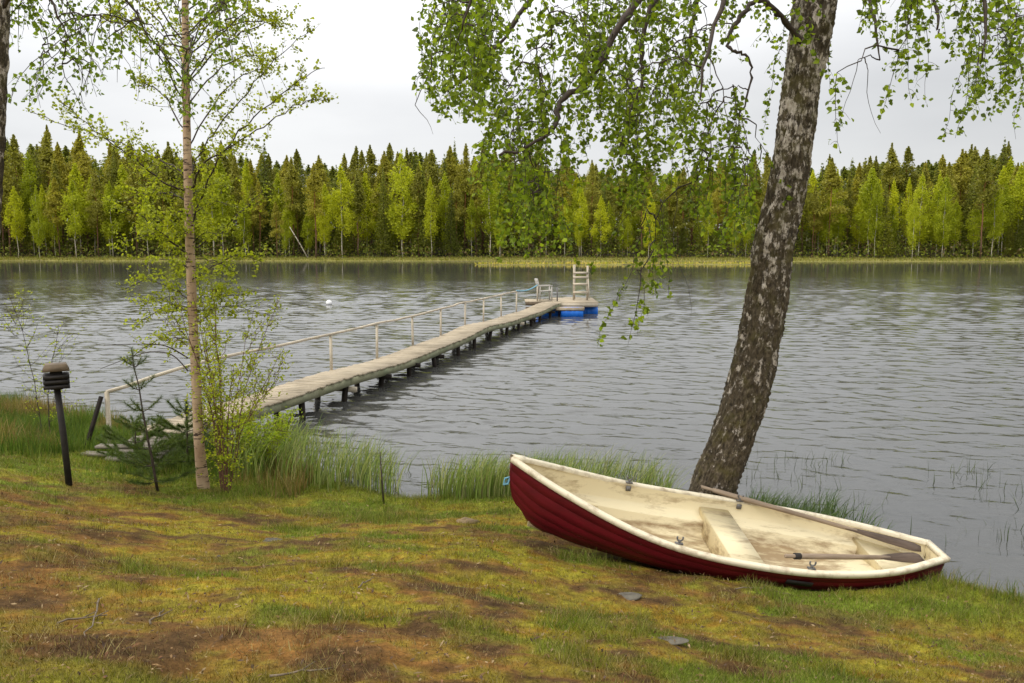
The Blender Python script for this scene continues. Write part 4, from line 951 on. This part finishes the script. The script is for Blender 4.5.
rim = noisy('cream_gunwale', (.70, .62, .45), (.36, .28, .18), 9, .5, None, .1, .01, .3, .48, .72)
# outer hull, lapped planks
mb = MB(); ts = [0, .26, .42, .56, .70, .85, 1.0]
for side in (1, -1):
    rows = []
    for a_, b_ in zip(ts[:-1], ts[1:]):
        rows += [hullpt(side, a_, .004), hullpt(side, a_+.004, .011), hullpt(side, (a_+b_)/2, .008), hullpt(side, b_-.004, .005)]
    rows.append(hullpt(side, 1.0, .005)); V, Q = loft(rows)
    if side < 0: Q = Q[:, ::-1]
    mb.add(V, Q)
tt = np.linspace(0, 1, 12)   # transom
V = []; 
for t_ in tt:
    p1 = hullpt(1, t_, .005)[0]; V += [p1, p1*np.array([1, -1, 1])]
mb.add(V, [(2*i, 2*i+1, 2*i+3, 2*i+2) for i in range(11)]); mb.build('hull', red, bt)
# keel strip and stem
kp = hullpt(1, 0, -9)[::3]; kp[:, 1] = 0; kp[:, 2] -= .012; mb = MB()
stem = [hullpt(1, t_, -9)[-1]*np.array([1, 0, 1]) for t_ in (.2, .4, .6, .8, 1.0)]
path = np.array(list(kp)+stem); mb.tube(path, .016, 8); mb.build('keel', red, bt)
# interior shell: profile in fractions of (beam, height)
PR = [(0, .14), (.45, .14), (.57, .17), (.615, .25), (.63, .50), (.645, .53), (.99, .56), (.99, .62), (.99, .80), (.955, 1.0)]
mb = MB(); rows = []
# shoulder profile is only reached where the shell is wider
for side in (1,):
    rr_ = []
    for fy, fz in [(-a_, b_) for a_, b_ in PR[::-1]]+PR[1:]:
        bb = np.maximum(hb-.012, .004); zz = hk+.012+(hsr-hk-.012)*fz; zz = np.maximum(zz, (.055-BQ[11]-RMn[2, 0]*U*BL-RMn[2, 1]*fy*bb)/RMn[2, 2])
        # never outside the hull skin
        frac = np.clip((zz-hk)/(hsr-hk), 0, 1); lim = bb*np.sin(np.arccos(np.clip(1-frac**(1/1.05), -1, 1)))**.8*.965
        yv = np.sign(fy)*np.minimum(abs(fy)*bb, lim); tq = np.clip(2/PI*np.arccos(np.clip(1-frac**(1/1.05), -1, 1)), 0, 1)
        rr_.append(np.stack([rake(U, 0)*0+(U*BL-.16*(1-tq)**1.5*np.clip((U-.8)/.2, 0, 1)**2)-.02*(U > .97), yv, zz], 1))
    V, Q = loft(rr_); mb.add(V, Q)
m_ = len(U); nrow = len(rr_)
mb.add([r[0]+np.array([.02, 0, 0]) for r in rr_], T=[(0, i, i+1) for i in range(1, nrow-1)])
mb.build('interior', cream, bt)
# gunwale
mb = MB()
for side in (1, -1):
    p = hullpt(side, 1.0, 0); cs = [(-.034, -.022), (-.036, .010), (-.022, .020), (.020, .020), (.032, .008), (.030, -.026), (.016, -.030)]
    rows = []
    for oy, oz in cs+[cs[0]]:
        q = p.copy(); tg = np.gradient(p, axis=0); nn = np.stack([-tg[:, 1], tg[:, 0]], 1); nn /= np.linalg.norm(nn, axis=1)[:, None]; nn *= side
        q[:, 0] += nn[:, 0]*oy; q[:, 1] += nn[:, 1]*oy; q[:, 2] += oz
        q[:, 1] = np.where(side*q[:, 1] < 0, 0, q[:, 1]); rows.append(q)
    V, Q = loft(rows); mb.add(V, Q if side > 0 else Q[:, ::-1])
z0 = hsr[0]; mb.box((0.0, 0, z0-.003), (.06, 2*bs+.05, .044)); xb = BL; mb.box((xb-.065, 0, hsr[-1]+.0), (.11, .07, .047)); mb.build('gunwale', rim, bt)
# breasthook at stern corner and bench mouldings
def lo(px, py, zl):   # survey point on the boat's own plane z = zl
    o_ = RMn.T@(np.array([0, 0, CH])-np.array(BQ[9:12])); d_ = RMn.T@ray(px, py); return o_+d_*((zl-o_[2])/d_[2])
def bench(name, xa, xb_, zt, zb, slope=0):
    mb = MB(); n_ = 12
    def wid(x_, z_):
        u_ = np.array([x_/BL]); b_, s_, k_ = shape(u_); fr = np.clip((z_-k_)/(s_-k_), 0, 1); return float((b_*np.sin(np.arccos(np.clip(1-fr**(1/1.05), -1, 1)))**.8)[0]*.955-.012)
    V = []
    for x_ in (xa, xa+.012, xb_-.012, xb_):
        zz = zt-(.012 if x_ in (xa, xb_) else 0)
        for z_ in (zb, zz): w_ = min(wid(x_, zz), wid(x_, zt)); ww = min(w_, wid(x_, z_)+.01); V += [(x_, -ww, z_), (x_, ww, z_)]
    # columns: for each x: [bot-, bot+, top-, top+]
    Q = []
    for i in range(3): Q += [(4*i+2, 4*i+3, 4*i+7, 4*i+6)]
    Q += [(0, 1, 3, 2), (12, 14, 15, 13), (0, 2, 6, 4), (4, 6, 10, 8), (8, 10, 14, 12), (1, 5, 7, 3), (5, 9, 11, 7), (9, 13, 15, 11)]
    mb.add(V, Q); return mb.build(name, cream, bt)
c1 = lo(735, 540, .27); c2 = lo(862, 562, .26)
print('bench', c1, c2)
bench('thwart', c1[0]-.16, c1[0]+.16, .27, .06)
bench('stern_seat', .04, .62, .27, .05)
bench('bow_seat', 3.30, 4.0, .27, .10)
# rowlocks
def rowlock(px, py, side):
    c = lo(px, py, .42); u_ = np.array([c[0]/BL]); b_, s_, _ = shape(u_); x_, y_, z_ = c[0], side*float(b_[0]-.035), float(s_[0])+.018
    w = MB(); w.box((x_, y_, z_+.008), (.07, .035, .012)); w.tube([(x_, y_, z_), (x_, y_, z_+.04)], .012, 8)
    a = np.linspace(-.15*PI, 1.15*PI, 12); w.tube(np.stack([x_+np.cos(a+PI)*.026, y_+a*0, z_+.060+np.sin(a+PI)*.028], 1), .008, 7); w.build('rowlock', M['metal'], bt)
    mb = MB(); mb.box((x_, side*(abs(y_)-.022), z_-.05), (.05, .012, .05)); mb.build('rowlock_plate', M['metal'], bt)
rowlock(626, 480, -1); rowlock(744, 502, -1); rowlock(680, 546, 1); rowlock(820, 574, 1)
# hull vent plate, mooring rope at the bow
p_ = hullpt(1, .80, .018); i = np.argmin(abs(U-.385)); mb = MB(); mb.box((0, 0, 0), (.24, .012, .055)); o = mb.build('hull_plate', M['black'], bt); q = p_[i]; o.location = tuple(q); o.rotation_euler = (math.radians(-30), 0, 0)
w = MB(); w.tube([(BL-.03, -.02, .56), (BL+.03, -.03, .53), (BL+.035, .0, .48), (BL+.0, .02, .50), (BL-.02, -.02, .55), (BL+.02, -.05, .45)], .010, 6); w.build('mooring_rope', M['rope'], bt, True)

# oars (things of their own)
BO = np.array(BQ[9:12])
def oar(label, A, B, blade=.62, ring=True):
    A = np.array(A); B = np.array(B); a = RMn@A+BO; b_ = RMn@B+BO; d = b_-a; L = np.linalg.norm(d); d /= L
    up = RMn@np.array([0, .25, 1.]); sd = np.cross(up, d); sd /= np.linalg.norm(sd); up = np.cross(d, sd); Mx = Matrix(np.stack([d, sd, up], 1).tolist())
    t = thing('oar', label, 'oar', a); t.rotation_euler = Mx.to_euler()
    w = MB(); xs = np.array([0, .005, .12, .13, .16, .5, L-blade, L-blade+.1]); w.tube(np.stack([xs, xs*0, xs*0], 1), [.016, .019, .017, .024, .026, .026, .021, .014], 12); w.build('shaft', oarm, t, True)
    w = MB(); xs = np.linspace(L-blade-.05, L, 14); f = np.linspace(0, 1, 14); hw = np.interp(f, [0, .2, .5, .85, .97, 1], [.016, .035, .06, .072, .066, .045]); th = np.interp(f, [0, .4, 1], [.016, .008, .004])
    V = []; 
    for x_, w_, t_ in zip(xs, hw, th): V += [(x_, -w_, .004), (x_, 0, t_), (x_, w_, .004), (x_, w_, -.002), (x_, 0, -t_), (x_, -w_, -.002)]
    Q = [(6*i+k, 6*i+(k+1) % 6, 6*i+6+(k+1) % 6, 6*i+6+k) for i in range(13) for k in range(6)]+[(78, 79, 82, 83), (79, 80, 81, 82)]
    w.add(V, Q); w.build('blade', oard, t, True)
    if ring:
        w = MB(); w.tube([(.10, 0, 0), (.16, 0, 0)], .030, 12); w.build('collar', M['black'], t)
oarm = wood('oar_shaft_wood', (.22, .16, .11), (.36, .28, .20), None, 4, ((1, 14, 14),)); oard = wood('oar_blade_wood', (.055, .035, .025), (.14, .10, .07), None, 4, ((1, 14, 14),))
ub = .47; bA, sA, _ = shape(np.array([lo(745, 500, .44)[0]/BL])); xA = lo(745, 500, .44)[0]
Apt = np.array([xA, -float(bA[0])+.02, float(sA[0])+.05]); Tip = lo(921, 549, .40)
Hn = Apt+(Apt-Tip)*.235
print('oar1', Apt, Tip, np.linalg.norm(Hn-Tip))
oar('long oar resting across the far gunwale with its handle by the birch trunk', Hn, Tip, .70, False)
A2 = lo(785, 556, .42); B2 = lo(922, 558, .42); print('oar2', A2, B2)
oar('shorter oar lying along the near side of the boat with a dark collar', A2, B2, .48, True)

# ------------------------------------------------------------------ litter
def lump(name, label, cat, px, py, sx, sy, sz, m, group=None, seed=0):
    q = G(px, py); a = np.linspace(0, 2*PI, 18, endpoint=False); V = []; rows_ = [(1.0, -.3), (1.0, .1), (.85, .55), (.5, .9), (.02, 1.0)]
    for f, z in rows_:
        nn = .75+.5*vn(np.cos(a)*1.5+seed*3.1+5, np.sin(a)*1.5+z*1.3+5, seed); V.append(np.stack([np.cos(a)*sx*f*nn, np.sin(a)*sy*f*nn, sz*z*nn], 1))
    V = np.concatenate(V); j = np.arange(18); Q = np.concatenate([np.stack([i*18+j, i*18+(j+1) % 18, (i+1)*18+(j+1) % 18, (i+1)*18+j], 1) for i in range(4)])
    mb = MB(); mb.add(V, Q); o = mb.build(name, m, None, True); o.location = tuple(q); tag(o, label, cat, group)
lump('flat_stone', 'flat grey stone sunk in the grass below the boat', 'stone', 628, 596, .12, .08, .012, M['stone'], None, 1)
lump('flat_stone', 'low grey stone in bare soil below the boat', 'stone', 668, 640, .13, .05, .008, M['stone'], None, 2)
lump('flat_stone', 'small flat grey stone in the turf right of the young birch foot', 'stone', 273, 541, .10, .06, .02, M['stone'], None, 3)
lump('small_pebble', 'brownish left one of two small pebbles on the brown patch', 'pebble', 194, 560, .018, .015, .014, M['dead'], None, 4)
lump('small_pebble', 'grey right one of two small pebbles on the brown patch', 'pebble', 219, 557, .02, .016, .016, M['stone'], None, 5)
lump('soil_clod', 'brown soil clod at the bank edge left of the boat bow', 'clod', 466, 523, .15, .09, .045, M['dead'], None, 6)
# dry leaves, needles, bits of bark on the turf
n = 5200; y = 3.2+7*R.random(n)**1.2; x = (R.random(n)*2-1)*(y*.62+.5); k = shore_d(x, y) > .5; x, y = x[k], y[k]; n = len(x)
az = R.random(n)*2*PI; L = .008+.022*R.random(n)**2; wd = .003+.006*R.random(n); z = H(x, y)+.012+.010*R.random(n); tz = R.normal(size=n)*.006
dx, dy = np.cos(az), np.sin(az); V = np.stack([np.stack([x-dx*L, y-dy*L, z-tz], 1), np.stack([x-dy*wd, y+dx*wd, z+.004], 1), np.stack([x+dx*L, y+dy*L, z+tz], 1), np.stack([x+dy*wd, y-dx*wd, z], 1)], 1).reshape(-1, 3)
mb = MB(); mb.add(V, np.arange(4*n).reshape(n, 4), c=np.repeat(mixcol(n, [(.18, .11, .05), (.12, .06, .03), (.24, .17, .09), (.07, .045, .03)], .35), 4, 0))
tag(mb.build('leaf_litter', M['ground']), 'fallen brown leaves and bark bits scattered over the turf', 'litter', kind='stuff')
TW = [(60, 625, 105, 619, 'pale twig on the brown ground near the left edge'), (148, 628, 165, 612, 'short forked twig on the brown patch bottom left'), (270, 680, 330, 672, 'bleached twig at the bottom left of the turf'),
      (735, 590, 790, 596, 'thin twig on the grass in front of the boat'), (358, 590, 372, 583, 'small curled twig in the middle of the turf'), (100, 600, 85, 640, 'twig lying towards the viewer at bottom left')]
for a, b0, c_, d_, lab in TW:
    p1 = G(a, b0); p2 = G(c_, d_); w = MB(); pts = [p1+(p2-p1)*f for f in np.linspace(0, 1, 7)]
    pts = [np.array([p[0]+R.normal()*.008, p[1]+R.normal()*.012, h(p[0], p[1])+.018]) for p in pts]; w.tube(pts, np.linspace(.006, .003, 7), 6)
    q = pts[3]; w.tube([q, q+(.05, .06, .012)], [.004, .002], 5); tag(w.build('twig', M['lichentwig'], None, True), lab, 'twig', None)

# ------------------------------------------------------------------ light
wd = bpy.data.worlds.new('World'); S.world = wd; wd.use_nodes = True; nt = wd.node_tree; L = nt.links.new
bg = nt.nodes['Background']; sky = N(nt, 'ShaderNodeTexSky'); sky.sky_type = 'NISHITA'; sky.sun_disc = False
EL, AZ = math.radians(52), math.radians(-112)      # azimuth from +Y towards +X
sky.sun_elevation = EL; sky.sun_rotation = AZ
tc = N(nt, 'ShaderNodeTexCoord').outputs['Generated']
f = noise(nt, tc, 2.2, 5, .5, ((1, 1, 3.5),)); sp = N(nt, 'ShaderNodeSeparateXYZ'); L(tc, sp.inputs[0])
cl0 = ramp(nt, f, [(.30, (.78, .785, .80)), (.70, (1.0, 1.0, 1.0))])
zg = N(nt, 'ShaderNodeMapRange'); L(sp.outputs[2], zg.inputs[0]); zg.inputs[1].default_value = .16; zg.inputs[2].default_value = .50; zg.inputs[3].default_value = 6.6; zg.inputs[4].default_value = 16.5
xr = N(nt, 'ShaderNodeMapRange'); L(sp.outputs[0], xr.inputs[0]); xr.inputs[1].default_value = -.1; xr.inputs[2].default_value = .6; xr.inputs[3].default_value = 1.04; xr.inputs[4].default_value = .74
vs0 = N(nt, 'ShaderNodeVectorMath', operation='SCALE'); L(cl0, vs0.inputs[0]); L(xr.outputs[0], vs0.inputs[3])
vs = N(nt, 'ShaderNodeVectorMath', operation='SCALE'); L(vs0.outputs[0], vs.inputs[0]); L(zg.outputs[0], vs.inputs[3])
L(mix(nt, .93, sky.outputs[0], vs.outputs[0]), bg.inputs['Color']); bg.inputs['Strength'].default_value = .12
sl = bpy.data.lights.new('sun', 'SUN'); sl.energy = 1.3; sl.angle = math.radians(18); sl.color = (1, .95, .86); so = bpy.data.objects.new('sun', sl); COL.objects.link(so)
dv = Vector((math.sin(AZ)*math.cos(EL), math.cos(AZ)*math.cos(EL), math.sin(EL))); so.rotation_euler = dv.to_track_quat('Z', 'Y').to_euler()
# ------------------------------------------------------------------ camera
cd = bpy.data.cameras.new('camera'); co = bpy.data.objects.new('camera', cd); COL.objects.link(co); co.location = (0, 0, CH); co.rotation_euler = (PI/2-PITCH, 0, 0)
cd.sensor_width = 36; cd.lens = FPX/1024*36; cd.clip_end = 3000; cd.clip_start = .05; S.camera = co
S.view_settings.view_transform = 'Standard'; S.view_settings.look = 'None'; S.view_settings.exposure = .32; S.view_settings.gamma = 1
S.render.resolution_x = 1024; S.render.resolution_y = 683
